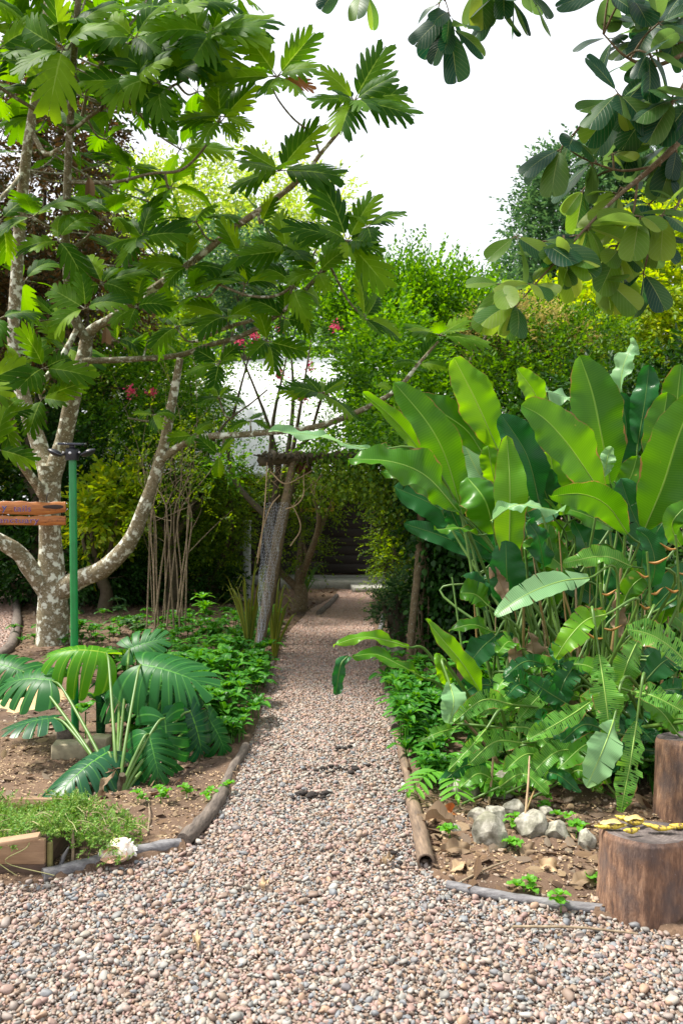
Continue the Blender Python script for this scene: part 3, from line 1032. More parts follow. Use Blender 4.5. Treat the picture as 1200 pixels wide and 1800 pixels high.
log([(785, 1562), (870, 1580), (960, 1594), (1062, 1606)], 0.019, 'long thin grey bamboo running to the foot of the banana peel stump', 'log_grey')
log([(-40, 1182), (12, 1150), (27, 1120), (30, 1070), (20, 1040), (0, 1022)], 0.055, 'thick curved log round the far left gravel patch', 'log')

# hollow bamboo with a dark open end
def bamboo():
    a, b = G(748, 1528) + [0, 0, 0.03], G(722, 1412) + [0, 0, 0.03]
    mid = (a + b) / 2 + [0.006, 0, 0]
    o = a * [1, 1, 0]
    root = empty('bamboo_edging', o, 'fat brown bamboo with a dark hollow open end at the corner of the bed', 'bamboo log', 'logs edging the gravel')
    q = spline([a - o, mid - o, b - o], 14)
    t = np.linspace(0, 1, len(q))
    rad = 0.0365 + 0.0035 * np.exp(-((t - 0.36) / 0.012) ** 2) + 0.0035 * np.exp(-((t - 0.78) / 0.012) ** 2) - 0.004 * t
    mb = MB()
    tube(mb, q, rad, 20, 1, 0.015, smooth_path=False, cap=False)
    q2 = q[:8]
    tube(mb, q2[::-1], np.full(len(q2), 0.027), 20, 1, 0, smooth_path=False, cap=False)
    tube(mb, q[6:8], 0.027, 20, 1, 0, smooth_path=False, cap=True)
    # rim
    T = nrm(q[1] - q[0]); u = nrm(np.cross(T, [0, 0, 1])); w = np.cross(T, u)
    an = np.linspace(0, 2 * np.pi, 20, endpoint=False)
    ring = u * np.cos(an)[:, None] + w * np.sin(an)[:, None]
    v = np.vstack([q[0] + ring * 0.0365, q[0] - T * 0.003 + ring * 0.033, q[0] + ring * 0.027])
    mb.add(v, grid_faces(3, 20, True))
    mb.build('culm', M['bamboo'], root)


bamboo()
# ---------------------------------------------------------------- breadfruit tree
def breadfruit_tree():
    D = 8.6
    base = P(93, 1125, D); base[2] = 0
    root = empty('breadfruit_tree', base, 'breadfruit tree with pale lichen patches on its trunk and big deeply lobed leaves', 'tree')
    pts = lambda l: [P(x, y, d) - base for x, y, d in l]
    k = D / F / 2

    def limb(l, w, name='limb', m='bark', sides=14, rough=0.07):
        mb = MB()
        p = pts(l)
        rad = [ww * d / F / 2 for ww, (_, _, d) in zip(w, l)]
        tube(mb, p, rad, sides, 7, rough, seed=l[0][0] * 0.01)
        mb.build(name, M[m], root)
        return spline(p, 7)
    limb([(92, 1185, D), (93, 1130, D), (93, 1080, D), (92, 1030, D), (90, 985, D), (88, 930, D), (88, 870, D), (88, 820, D)],
         [74, 60, 52, 48, 42, 37, 36, 40], 'trunk')
    L = []
    L.append(limb([(90, 1040, D), (62, 1010, D - .1), (36, 975, D - .2), (8, 955, D - .3), (-40, 925, D - .4), (-110, 840, D - .6), (-150, 700, D - .7)], [42, 33, 29, 27, 24, 20, 14]))
    L.append(limb([(95, 1045, D), (140, 1018, D - .1), (185, 998, D - .2), (228, 952, D - .3), (258, 880, D - .4), (285, 795, D - .5), (303, 705, D - .6), (317, 630, D - .7)],
                  [42, 34, 31, 28, 23, 19, 16, 12]))
    L.append(limb([(284, 808, D - .5), (320, 782, D - .6), (360, 768, D - .7), (410, 765, D - .8), (470, 760, D - .9), (545, 752, D - 1), (610, 732, D - 1.1), (690, 690, D - 1.3), (735, 640, D - 1.4), (770, 600, D - 1.5)],
                  [14, 13, 12, 11, 11, 10, 10, 8, 6, 4]))
    L.append(limb([(87, 850, D), (112, 775, D - .05), (128, 700, D - .15), (148, 625, D - .25), (158, 585, D - .3), (200, 556, D - .45), (280, 500, D - .7), (345, 455, D - .9), (410, 402, D - 1.2), (470, 360, D - 1.4), (530, 312, D - 1.6), (565, 268, D - 1.7), (600, 225, D - 1.8), (622, 185, D - 1.9)],
                  [34, 29, 27, 25, 19, 14, 13, 12, 11.5, 11, 9, 7, 6, 4]))
    L.append(limb([(155, 600, D - .3), (132, 560, D - .4), (120, 500, D - .6), (116, 420, D - .8), (119, 320, D - 1), (124, 210, D - 1.2), (130, 100, D - 1.5), (138, 0, D - 1.8), (146, -110, D - 2)],
                  [20, 17, 15, 14, 13.5, 13, 12, 11, 8], m='bark_top'))
    L.append(limb([(90, 850, D), (72, 790, D + .1), (48, 720, D + .15), (30, 650, D + .2), (24, 590, D + .2), (30, 480, D + .1), (38, 360, D), (50, 250, D - .2), (66, 150, D - .4), (80, 40, D - .6), (90, -80, D - .8)],
                  [36, 29, 26, 23, 21, 21, 20, 17, 14, 12, 9]))
    L.append(limb([(86, 880, D), (62, 848, D - .2), (38, 812, D - .35), (28, 770, D - .5), (10, 700, D - .8), (-30, 600, D - 1.1)], [26, 17, 15, 12, 10, 8]))
    L.append(limb([(135, 580, D - .4), (105, 635, D - .5), (68, 680, D - .6)], [10, 12, 10], sides=8))
    L.append(limb([(148, 634, D - .3), (220, 632, D - .45), (312, 625, D - .6), (370, 606, D - .8), (430, 588, D - 1), (500, 545, D - 1.2), (555, 490, D - 1.4), (610, 438, D - 1.6), (645, 400, D - 1.8)],
                  [12, 11, 10, 9, 9, 8, 7, 6, 4], m='bark_top', sides=8))
    L.append(limb([(345, 600, D - .8), (400, 575, D - .9), (460, 555, D - 1), (520, 500, D - 1.1), (560, 430, D - 1.2)], [7, 7, 6, 5, 3], sides=8))
    L.append(limb([(385, 500, D - 1.3), (440, 520, D - 1.3), (495, 516, D - 1.35), (545, 470, D - 1.4), (600, 432, D - 1.5)], [5, 5, 5, 4, 3], m='bark_top', sides=6))
    L.append(limb([(562, 272, D - 1.7), (548, 236, D - 1.75), (515, 208, D - 1.8), (487, 172, D - 1.85), (475, 140, D - 1.9)], [4, 4, 3.5, 3, 3], m='bark_top', sides=6))
    L.append(limb([(120, 320, D - 1), (200, 320, D - 1.2), (265, 305, D - 1.4), (320, 298, D - 1.5), (362, 256, D - 1.6), (388, 205, D - 1.7)], [8, 6, 5, 5, 4, 3], m='bark_top', sides=6))
    L.append(limb([(122, 235, D - 1.2), (165, 200, D - 1.3), (200, 182, D - 1.4), (265, 168, D - 1.5), (330, 138, D - 1.6)], [8, 7, 6, 6, 4], m='bark_top', sides=6))
    L.append(limb([(176, 196, D - 1.35), (192, 165, D - 1.4), (203, 110, D - 1.5), (212, 62, D - 1.6)], [6, 6, 5, 4], m='bark_dark', sides=6))
    L.append(limb([(145, 205, D - 1.2), (158, 150, D - 1.3), (185, 100, D - 1.4), (210, 62, D - 1.5)], [7, 6, 5, 4], m='bark_top', sides=6))
    L.append(limb([(120, 225, D - 1.1), (75, 200, D - 1.2), (10, 160, D - 1.4), (-60, 110, D - 1.6)], [8, 7, 6, 5], m='bark_top', sides=6))
    L.append(limb([(44, 300, D), (20, 330, D - .3), (-20, 370, D - .6)], [9, 8, 7], m='bark', sides=8))
    L.append(limb([(55, 230, D - .2), (80, 270, D - .3), (104, 262, D - .4)], [10, 8, 7], m='bark', sides=8))
    L.append(limb([(128, 440, D - .7), (160, 410, D - .9), (185, 380, D - 1.0)], [6, 5, 4], m='bark_top', sides=6))
    L.append(limb([(550, 750, D - 1), (560, 715, D - 1.1), (568, 690, D - 1.2)], [5, 5, 4], m='bark_dark', sides=6))
    L.append(limb([(375, 775, D - .7), (400, 740, D - .8), (440, 710, D - .9), (470, 685, D - 1)], [4, 4, 3, 3], m='bark_dark', sides=6))
    L.append(limb([(300, 720, D - .6), (270, 740, D - .8), (225, 735, D - 1.)], [5, 4, 3], m='bark_top', sides=6))
    allp = np.concatenate(L)
    cr = MB(); tw = SubMB(cr, 1)

    def rosette(x, y, d, size, n=6, axis=None, seed=0, spread=(55, 100), droop=(0.3, 0.9), twig=True):
        r = random.Random(seed * 7 + int(x * 3 + y))
        c = P(x, y, d) - base
        if axis is None:
            i = np.argmin(((allp - c) ** 2).sum(1))
            v = c - allp[i]
            axis = nrm(nrm(v) * 0.7 + np.array([0, -0.25, 0.8]) + 1e-6) if np.linalg.norm(v) > 0.05 else np.array([0.1, -0.4, 1.0])
            if twig and np.linalg.norm(v) > 0.05:
                a = allp[i]
                tube(tw, [a, a * 0.5 + c * 0.5 + np.array([0, 0, -0.06]), c], [0.013, 0.010, 0.008], 5, 4, cap=False)
        axis = nrm(axis)
        u = nrm(np.cross(axis, [0.2, 0.9, 0.3])); w = np.cross(axis, u)
        a0 = r.uniform(0, 6.28)
        for q in range(n):
            an = a0 + q * 2.4
            po = math.radians(r.uniform(*spread)) * (0.55 + 0.45 * (q + 1) / n)
            dd = axis * math.cos(po) + (u * math.cos(an) + w * math.sin(an)) * math.sin(po)
            dd = nrm(dd + np.array([0, -0.05, -0.12]))
            s = size * r.uniform(0.6, 1.15) * (0.8 + 0.2 * (q + 1) / n)
            tip = c + dd * 0.05 * 1.2
            pos = c + dd * s * 0.14
            tube(tw, [c, pos], [0.006, 0.005], 4, 2, cap=False)
            put(cr, BF[r.randrange(6)], pos, dd, axis * .7 + np.array([0, -.75, 0.15]) + rng.normal(size=3) * 0.3, s,
                droop=r.uniform(*droop) * r.choice([1, 1, 1.7]), fold=r.uniform(0.05, 0.3), side_droop=r.uniform(0.1, 0.8), wave=0.02, wf=13, ph=r.uniform(0, 6))

    # rosettes that stand out against the sky and the open parts of the picture
    hand = [(487, 135, D - 1.9, .50, 6), (622, 178, D - 1.9, .46, 9), (492, 300, D - 1.6, .46, 6), (610, 425, D - 1.75, .47, 8), (645, 400, D - 1.8, .36, 4),
            (388, 215, D - 1.7, .40, 5), (335, 115, D - 1.7, .54, 6), (372, 60, D - 1.9, .56, 5), (320, 20, D - 2.0, .56, 6), (395, 205, D - 1.7, .34, 4),
            (560, 310, D - 1.5, .40, 4), (505, 440, D - 1.4, .42, 6), (560, 480, D - 1.5, .40, 5), (520, 510, D - 1.4, .38, 5), (640, 560, D - 1.5, .34, 5),
            (772, 590, D - 1.5, .34, 6), (566, 694, D - 1.2, .38, 7), (735, 640, D - 1.4, .3, 4), (690, 690, D - 1.3, .26, 3), (430, 500, D - 1.3, .42, 5),
            (330, 470, D - 1.1, .44, 6), (400, 560, D - 1.0, .42, 5), (310, 575, D - 0.9, .34, 5), (470, 600, D - 1.1, .36, 4), (385, 640, D - 1.0, .34, 5),
            (345, 390, D - 1.2, .44, 6), (250, 420, D - 1.2, .46, 6), (200, 380, D - 1.0, .42, 5), (300, 330, D - 1.3, .42, 6), (230, 300, D - 1.2, .42, 6),
            (75, 700, D - 0.7, .34, 4), (5, 730, D - 1.0, .44, 5), (-5, 790, D - 1.2, .42, 4), (270, 730, D - 0.8, .28, 4),
            (385, 700, D - 0.8, .28, 5), (340, 765, D - 0.8, .24, 3), (440, 740, D - 0.9, .22, 3), (385, 800, D - .9, .24, 3),
            (60, 600, D + .5, .40, 5), (0, 560, D - 1.2, .44, 5), (0, 640, D - 1.2, .42, 4), (100, 560, D + .4, .36, 5), (180, 500, D - .9, .38, 6),
            (240, 540, D - .9, .34, 5), (205, 600, D - .2, .28, 4), (260, 600, D - .4, .30, 5), (350, 520, D - 1.1, .36, 5), (460, 390, D - 1.3, .32, 5),
            (500, 560, D - 1.2, .36, 5), (420, 450, D - 1.2, .36, 5)]
    face = {0: (-.1, -.75, .5), 1: (.1, -.8, .45), 2: (-.1, -.6, .7), 3: (.3, -.7, .5), 5: (-.2, -.7, .4), 6: (.1, -.7, .5), 7: (.1, -.7, .5), 11: (0, -.6, .7), 15: (0, -.3, .9), 16: (0, -.45, .85)}
    for i, (x, y, d, s, n) in enumerate(hand):
        if i in face:
            rosette(x, y, d, s, n + 1, axis=np.array(face[i]), seed=i, spread=(62, 92), droop=(.1, .5))
        else:
            rosette(x, y, d, s, n, seed=i)
    r3 = random.Random(12)
    for q in range(17):
        rosette(20 + (q % 6) * 66 + r3.uniform(-25, 25), -20 + (q // 6) * 85 + r3.uniform(-25, 25), D + r3.choice([-1.9, -1.4, .4, .9]), r3.uniform(.46, .6), 6, seed=300 + q)
    r2 = random.Random(3)
    poly = np.array([(-60, -80), (410, -80), (400, 110), (385, 240), (290, 300), (330, 420), (330, 560), (250, 640), (120, 640), (-60, 700)], float)
    cnt = 0; placed = [(h[0], h[1]) for h in hand]
    tries = 0
    while cnt < 50 and tries < 4000:
        tries += 1
        x, y = r2.uniform(-60, 410), r2.uniform(-80, 690)
        if not inpoly(np.array([[x, y]]), poly)[0]: continue
        if min((x - a) ** 2 + (y - b) ** 2 for a, b in placed) < 45 ** 2: continue
        if x < 115 and 200 < y < 640 and r2.random() < 0.75: continue
        if 105 < x < 150 and y > 60 and r2.random() < 0.6: continue
        placed.append((x, y))
        d = D + r2.choice([r2.uniform(-1.6, -.4), r2.uniform(.2, 1.0), r2.uniform(.2, 1.2)])
        rosette(x, y, d, r2.uniform(0.38, 0.54), r2.choice([4, 5, 6]), seed=cnt + 100)
        cnt += 1
    cr.build('crown', [M['breadfruit'], M['bark_top']], root)
    # the one browning leaf in the top cluster
    br = MB()
    put(br, BF[2], P(497, 140, D - 1.95) - base, (0.5, -0.1, -0.1), (0, -1, 0.5), 0.26, droop=0.5)
    tag(br.build('withered_leaf', M['orange_dry'], root), 'brown withered patch of leaf in the top cluster')
    for x, y in ((186, 575), (157, 312)):
        b2 = MB(); put(b2, OB[1], P(x, y, D - 1.2) - base, (0.1, 0, -1), (.5, -1, 0), 0.15, droop=1.2, fold=0.8, wave=.04); b2.build('dead_leaf', M['dry'], root)


breadfruit_tree()


# ---------------------------------------------------------------- overhanging tree at the right and above
def overhang_tree(base, limbs, clusters, label, leaf_n, seed, trunk, fill=()):
    root = empty('broadleaf_tree', base, label, 'tree')
    r = random.Random(seed)
    tb = MB()
    tube(tb, [np.asarray(p) - base for p in trunk[0]], trunk[1], 14, 8, 0.08)
    tb.build('trunk', M['bark_plain'], root)
    allp = []
    for l, w in limbs:
        mb = MB()
        p = [(P(*a) if len(a) == 3 else np.asarray(a[0])) - base for a in l]
        tube(mb, p, [x / 2 for x in w], 8, 7, 0.06, cap=True)
        mb.build('branch', M['bark_plain'], root)
        allp.append(spline(p, 7))
    allp = np.concatenate(allp)
    cr = MB(); tw = SubMB(cr, 1)
    for (x, y, d, n) in clusters:
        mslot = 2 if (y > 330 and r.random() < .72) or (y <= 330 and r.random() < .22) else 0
        c = P(x, y, d) - base
        i = np.argmin(((allp - c) ** 2).sum(1))
        v = c - allp[i]
        if np.linalg.norm(v) > 0.02:
            tube(tw, [allp[i], (allp[i] + c) / 2 + np.array([0, 0, 0.02]), c], [0.006, 0.005, 0.004], 5, 3, cap=False)
        ax = nrm(nrm(v + 1e-5) * 0.6 + np.array([r.uniform(-.5, .2), -0.2, -0.15]))
        u = nrm(np.cross(ax, [0.1, 0.2, 1])); w = np.cross(ax, u)
        a0 = r.uniform(0, 6.28)
        for q in range(n):
            an = a0 + q * 2.4 + r.uniform(-.3, .3); po = math.radians(r.uniform(25, 95))
            dd = nrm(ax * math.cos(po) + (u * math.cos(an) + w * math.sin(an)) * math.sin(po) + np.array([0, 0, -0.55]))
            s = 0.185 * r.uniform(0.6, 1.15)
            pos = c + dd * 0.022
            tube(tw, [c, pos], [0.003, 0.0025], 4, 2, cap=False)
            nn = np.array([r.uniform(-.7, .7), -0.7 + r.uniform(-.6, .6), 0.7])
            put(cr, OB[r.randrange(4)], pos, dd, nn, s, mslot, droop=r.uniform(0.1, 0.7), fold=r.uniform(0.0, 0.2), side_droop=r.uniform(-.3, .5),
                wave=0.014, wf=8, ph=r.uniform(0, 6))
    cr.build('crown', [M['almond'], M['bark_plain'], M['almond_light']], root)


def right_tree():
    base = np.array([3.3, 4.3, 0.0])
    d = 3.7
    T = ([base + [0, 0, -.1], base + [0, 0, 1.2], base + [-.1, -.1, 2.4], base + [-.35, -.2, 3.6], base + [-.5, -.2, 4.8]], [0.2, 0.16, 0.13, 0.1, 0.07])
    tp = lambda z: (tuple(base + [-.2, -.15, z]),)
    limbs = [
        ([tp(2.9), (1330, 120, 4.0), (1240, 190, d + .1), (1180, 262, d), (1125, 312, d), (1085, 345, d - .05), (1030, 400, d - .1), (985, 450, d - .1), (935, 505, d - .1), (905, 540, d - .1)],
         [0.1, .06, .042, .034, .026, .018, .013, .010, .008, .005]),
        ([(1160, 290, d), (1095, 300, d), (1040, 285, d - .05), (1000, 262, d - .1), (1004, 240, d - .1)], [.014, .011, .009, .006, .004]),
        ([tp(3.4), (1300, 40, 4.0), (1210, 90, d), (1150, 115, d), (1100, 100, d - .1), (1060, 60, d - .1)], [.07, .05, .024, .018, .012, .006]),
        ([(1215, 120, d + .05), (1175, 190, d + .05), (1130, 215, d), (1085, 215, d)], [.016, .014, .01, .006]),
        ([(1230, 200, d + .2), (1210, 300, d + .1), (1190, 360, d), (1150, 420, d)], [.02, .015, .012, .008]),
        ([(1120, 315, d), (1110, 380, d), (1080, 440, d), (1060, 490, d)], [.014, .011, .008, .006]),
        ([(1020, 412, d - .1), (950, 425, d - .1), (905, 412, d - .1)], [.008, .006, .004]),
        ([tp(4.2), (1250, -160, 4.0), (1000, -130, 3.8), (820, -100, 3.7), (700, -80, 3.7), (600, -90, 3.7)], [.06, .05, .035, .022, .014, .008]),
        ([(785, -95, d), (775, -30, d), (788, 20, d), (790, 48, d)], [.008, .006, .005, .004]),
        ([(890, -110, d), (885, -40, d), (893, 0, d)], [.008, .006, .005]),
        ([(630, -85, d), (620, -50, d), (615, -20, d)], [.007, .005, .004]),
    ]
    cl = [(788, 22, d, 5), (792, 50, d, 5), (772, 5, d, 4), (893, -8, d, 5), (885, -20, d, 5), (925, -15, d, 4), (640, -18, d, 4), (600, -25, d, 3), (845, -40, d, 4), (955, -60, d, 4),
          (1004, 244, d - .1, 3), (985, 262, d - .1, 4), (1040, 285, d, 5), (1075, 270, d, 4), (905, 415, d - .1, 3), (950, 425, d - .1, 5), (905, 535, d - .1, 7), (935, 500, d - .1, 5),
          (880, 500, d - .1, 3), (980, 455, d - .1, 6), (1030, 400, d - .1, 7), (1060, 490, d, 5), (1085, 440, d, 6), (1110, 380, d, 6), (1085, 340, d, 6), (1150, 420, d, 6), (1190, 360, d, 6)]
    r = random.Random(9)
    for q in range(27):
        t = r.random()
        x = 1065 + 150 * r.random() ** 0.8; y = r.uniform(-30, 330)
        if x < 1100 and y > 240: y -= 100
        cl.append((x, y, d + r.uniform(-.25, .3), r.choice([4, 5, 6])))
    for q in range(8):
        x = r.uniform(960, 1180); y = r.uniform(330, 500)
        cl.append((x, y, d + r.uniform(-.2, .3), r.choice([3, 4, 5])))
    overhang_tree(base, limbs, cl, 'tree with large round leaves hanging into the upper right corner', 0, 4, T)


right_tree()
# ---------------------------------------------------------------- background trees and shrubs
BG = 'trees and shrubs round the garden'
leafy('tree', [(60, 350, 150, 230, 12.5), (150, 520, 120, 130, 12), (-80, 500, 140, 250, 12.5), (120, 200, 90, 110, 13)], 4200, 'fol_brown',
      'tall tree of small bronze brown leaves behind the breadfruit trunk', 'tree', k=9, tl=0.35, L=0.11, wr=.5, group=BG, droop=.5, gap=.02)
leafy('tree', [(330, 430, 130, 130, 22), (430, 370, 100, 90, 23), (560, 360, 60, 60, 23), (240, 400, 120, 120, 22), (470, 460, 120, 90, 21)], 1900, 'fol_pale',
      'pale yellow green tree against the white sky left of centre', 'tree', k=10, tl=0.8, L=0.17, wr=.4, group=BG, gap=.3, gf=.7)
leafy('tree', [(420, 480, 90, 80, 18), (480, 520, 80, 70, 18), (370, 530, 90, 80, 18)], 1100, 'fol_blue', 'dark blue green tree below the long diagonal breadfruit branch', 'tree', k=10, tl=0.6, L=0.14, wr=.4, group=BG)
leafy('tree', [(740, 560, 80, 90, 13), (660, 570, 90, 80, 13), (815, 600, 100, 90, 13), (600, 540, 70, 60, 13.4)], 2600, 'fol_mid',
      'bushy tree with upright leafy shoots above the arch', 'tree', k=12, tl=0.55, L=0.085, wr=.55, group=BG, droop=0.0, up=0.9, trunk=(1.6, 13.2))
leafy('tree', [(930, 680, 110, 90, 11.5), (880, 740, 120, 100, 11.3), (860, 590, 50, 50, 12), (960, 590, 60, 46, 12.4), (1010, 640, 110, 80, 12)], 2300, 'fol_far',
      'small leaved green tree behind the tallest heliconia leaves', 'tree', k=10, tl=0.4, L=0.08, wr=.5, group=BG)
leafy('tree', [(1050, 400, 130, 130, 24), (1150, 330, 110, 100, 24), (965, 430, 75, 100, 24), (1020, 330, 90, 80, 24), (930, 540, 80, 60, 24), (1250, 300, 140, 120, 25), (1010, 520, 120, 90, 23)], 5200, 'fol_blue',
      'large far tree on the right with a rounded bluish green crown', 'tree', k=10, tl=0.7, L=0.17, wr=.5, group=BG, gap=.2, gf=.7)
leafy('tree', [(1120, 560, 120, 110, 15), (1090, 450, 60, 60, 16), (990, 545, 46, 60, 15.5), (1170, 400, 60, 60, 16), (1200, 480, 120, 110, 15.5), (1230, 620, 110, 100, 14.5), (1040, 620, 90, 60, 15)], 3400, 'fol_yellow',
      'yellow green creeper covered tree at the right edge', 'tree', k=10, tl=0.5, L=0.12, wr=.6, group=BG, droop=0.5, up=0)
leafy('shrub', [(905, 585, 90, 40, 12), (970, 600, 70, 30, 12.2), (850, 590, 40, 25, 12)], 700, 'seed_tan',
      'tan seed heads topping the shrubs under the hanging round leaves', 'shrub', k=12, tl=0.3, L=0.045, wr=.8, group=BG, droop=0.1, trunk=(2.6, 12.1))
leafy('shrub', [(60, 860, 130, 110, 13), (-90, 900, 130, 160, 13), (190, 760, 120, 90, 12.5), (130, 790, 80, 80, 12.8)], 2000, 'fol_dark',
      'dark glossy shrub behind the breadfruit trunk and sign', 'shrub', k=9, tl=0.4, L=0.11, wr=.5, group=BG)
leafy('shrub', [(180, 900, 34, 42, 11.2), (212, 870, 30, 36, 11.2), (150, 940, 26, 24, 11.2)], 260, 'fol_yellow', 'sunlit yellow green shrub seen through the gap beside the green post', 'shrub', k=9, tl=0.4, L=0.13, wr=.5, group=BG)
leafy('shrub', [(300, 700, 90, 90, 11.8), (230, 690, 90, 90, 12), (340, 780, 50, 60, 12), (300, 800, 80, 60, 12)], 2000, 'fol_mid',
      'leafy shrub filling the space under the right breadfruit limb', 'shrub', k=9, tl=0.4, L=0.075, wr=.5, group=BG, gap=.2)
leafy('shrub', [(370, 900, 80, 70, 12.3), (300, 930, 90, 80, 12.3), (400, 860, 50, 40, 12.2), (372, 970, 45, 50, 12.4)], 2600, 'fol_olive',
      'olive green hedge shrub left of the arch and white post', 'shrub', k=9, tl=0.3, L=0.06, wr=.5, group=BG, gap=.1)
leafy('shrub', [(660, 740, 40, 60, 9.4), (670, 650, 60, 60, 9.4), (395, 815, 24, 20, 10.4)], 420, 'fol_mid', 'open bright leaved climber shrub arching over the path behind the arch top', 'shrub', k=9, tl=0.32, L=0.07, wr=.6, group=BG, gap=.2, gf=1.5, trunk=(1.3, 9.6), trunk_r=.04, limbs=0)
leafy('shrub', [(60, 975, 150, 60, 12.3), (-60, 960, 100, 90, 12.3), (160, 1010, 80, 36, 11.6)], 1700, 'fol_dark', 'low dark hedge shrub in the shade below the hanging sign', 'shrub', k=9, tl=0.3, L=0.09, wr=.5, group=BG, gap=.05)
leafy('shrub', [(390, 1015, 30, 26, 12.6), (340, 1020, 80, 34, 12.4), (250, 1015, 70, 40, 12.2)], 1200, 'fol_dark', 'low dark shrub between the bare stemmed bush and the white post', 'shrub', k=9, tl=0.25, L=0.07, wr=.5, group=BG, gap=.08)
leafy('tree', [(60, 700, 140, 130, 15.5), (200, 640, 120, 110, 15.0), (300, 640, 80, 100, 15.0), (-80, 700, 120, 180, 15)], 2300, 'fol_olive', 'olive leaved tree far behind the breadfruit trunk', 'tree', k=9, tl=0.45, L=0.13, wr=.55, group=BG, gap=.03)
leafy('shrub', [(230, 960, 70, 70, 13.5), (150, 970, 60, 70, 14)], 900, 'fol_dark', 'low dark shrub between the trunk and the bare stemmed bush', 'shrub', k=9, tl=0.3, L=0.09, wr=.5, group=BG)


def pinks(root, bl, base):
    mb = MB()
    for (x, y) in ((452, 608), (492, 660), (494, 576), (446, 590), (545, 645), (268, 690), (232, 688), (575, 690), (420, 600), (590, 575), (566, 690), (530, 700)):
        c = P(x, y, 10.9) - base
        k = 60
        p = c + rng.normal(size=(k, 3)) * 0.035
        leaves6(mb, p, rdir(k), rdir(k), U(.02, .04, k), 0.9)
    mb.build('blossom', M['pink'], root)


leafy('flowering_shrub', [(470, 610, 90, 50, 11), (560, 640, 80, 60, 10.8), (520, 730, 120, 60, 11), (640, 690, 30, 90, 10.8), (430, 590, 60, 40, 11.2)], 290, 'fol_mid',
      'airy shrub with pink blossoms in front of the white roof', 'shrub', k=9, tl=0.36, L=0.065, wr=.5, gap=.3, gf=1.5, extra=pinks, shell=.1, group=BG)
leafy('shrub', [(690, 640, 70, 100, 10.6), (710, 700, 90, 90, 10.2), (760, 740, 90, 70, 10)], 1700, 'fol_mid',
      'dense bright green shrub right of the white roof', 'shrub', k=9, tl=0.36, L=0.075, wr=.6, group=BG)
leafy('small_tree', [(545, 875, 60, 40, 11.5), (585, 850, 50, 18, 11.5), (500, 870, 40, 40, 11.5), (530, 965, 40, 28, 11.4), (520, 850, 50, 20, 10.6)], 700, 'fol_olive',
      'small crooked tree standing in front of the dark house wall', 'tree', k=9, tl=0.3, L=0.055, wr=.5, gap=.2, trunk=(-0.65, 11.4), trunk_r=.1, bark='bark_plain', group=BG)
leafy('shrub', [(705, 880, 45, 60, 10.2), (690, 960, 34, 50, 10.2), (660, 842, 50, 20, 10.4), (705, 1000, 40, 50, 10)], 950, 'fol_olive',
      'leaning shrub over the right side of the dark doorway', 'shrub', k=9, tl=0.26, L=0.05, wr=.5, gap=.2, group=BG, limbs=3)
leafy('shrub', [(690, 1070, 36, 34, 8.9), (705, 1040, 30, 30, 9)], 420, 'fol_blue', 'low grey green shrub on the right edge of the gravel before the arch', 'shrub', k=9, tl=0.16, L=0.035, wr=.6, group=BG)
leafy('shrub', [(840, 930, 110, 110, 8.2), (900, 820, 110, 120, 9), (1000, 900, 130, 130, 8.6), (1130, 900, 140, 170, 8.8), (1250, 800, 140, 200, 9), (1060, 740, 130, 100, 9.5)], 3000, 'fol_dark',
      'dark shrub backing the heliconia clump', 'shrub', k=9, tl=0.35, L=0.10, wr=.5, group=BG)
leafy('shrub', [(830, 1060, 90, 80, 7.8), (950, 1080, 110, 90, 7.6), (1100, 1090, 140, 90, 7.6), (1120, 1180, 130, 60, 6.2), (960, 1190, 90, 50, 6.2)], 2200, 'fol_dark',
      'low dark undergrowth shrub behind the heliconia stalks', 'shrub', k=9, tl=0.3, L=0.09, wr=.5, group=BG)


def wood():
    """the far wood that reads as one mass behind everything"""
    mb = MB()
    bl = []
    for a in np.linspace(-62, 62, 30):
        rr = U(30, 37); x = rr * math.sin(math.radians(a)); y = rr * math.cos(math.radians(a))
        h = 13.5 if a < -9 else (8.2 if a < 10 else 10.5)
        if -9 < a < 8: h = 9
        for q in range(4):
            z = h * (q + 0.5) / 4
            bl.append((np.array([x + U(-1, 1), y, z]), (3.2, 2.4, h / 5.2)))
    p, d = blob_points(bl, 15000, .03, .3, .5)
    p, d = p[p[:, 2] > 0.1], d[p[:, 2] > 0.1]
    sprays(mb, p, d + rdir(len(p)) * .5, 8, 1.3, 0.38, .6, .3)
    tag(mb.build('far_woods', M['fol_far']), kind='stuff')


wood()
# ---------------------------------------------------------------- house at the end of the path
def plank_mat(name, a, b):
    return simple(name, a, 0.6, c2=b, vs=5, stretch=(0.6, 2, 12), bumpk=0.3)


M['darkwall'] = plank_mat('dark_board', (0.022, 0.012, 0.009), (0.008, 0.005, 0.004))
M['concrete'] = simple('concrete', (0.42, 0.41, 0.37), 0.9, c2=(0.24, 0.24, 0.20), vs=7)
M['roofwhite'] = simple('white_metal_roof', (0.86, 0.88, 0.90), 0.4, var=.05, vs=2, bumpk=0.05)
M['whitepaint'] = simple('white_paint', (0.62, 0.66, 0.68), 0.6, var=.15)
M['orangewood'] = simple('varnished_wood', (0.62, 0.30, 0.045), 0.45, c2=(0.42, 0.18, 0.03), vs=8)


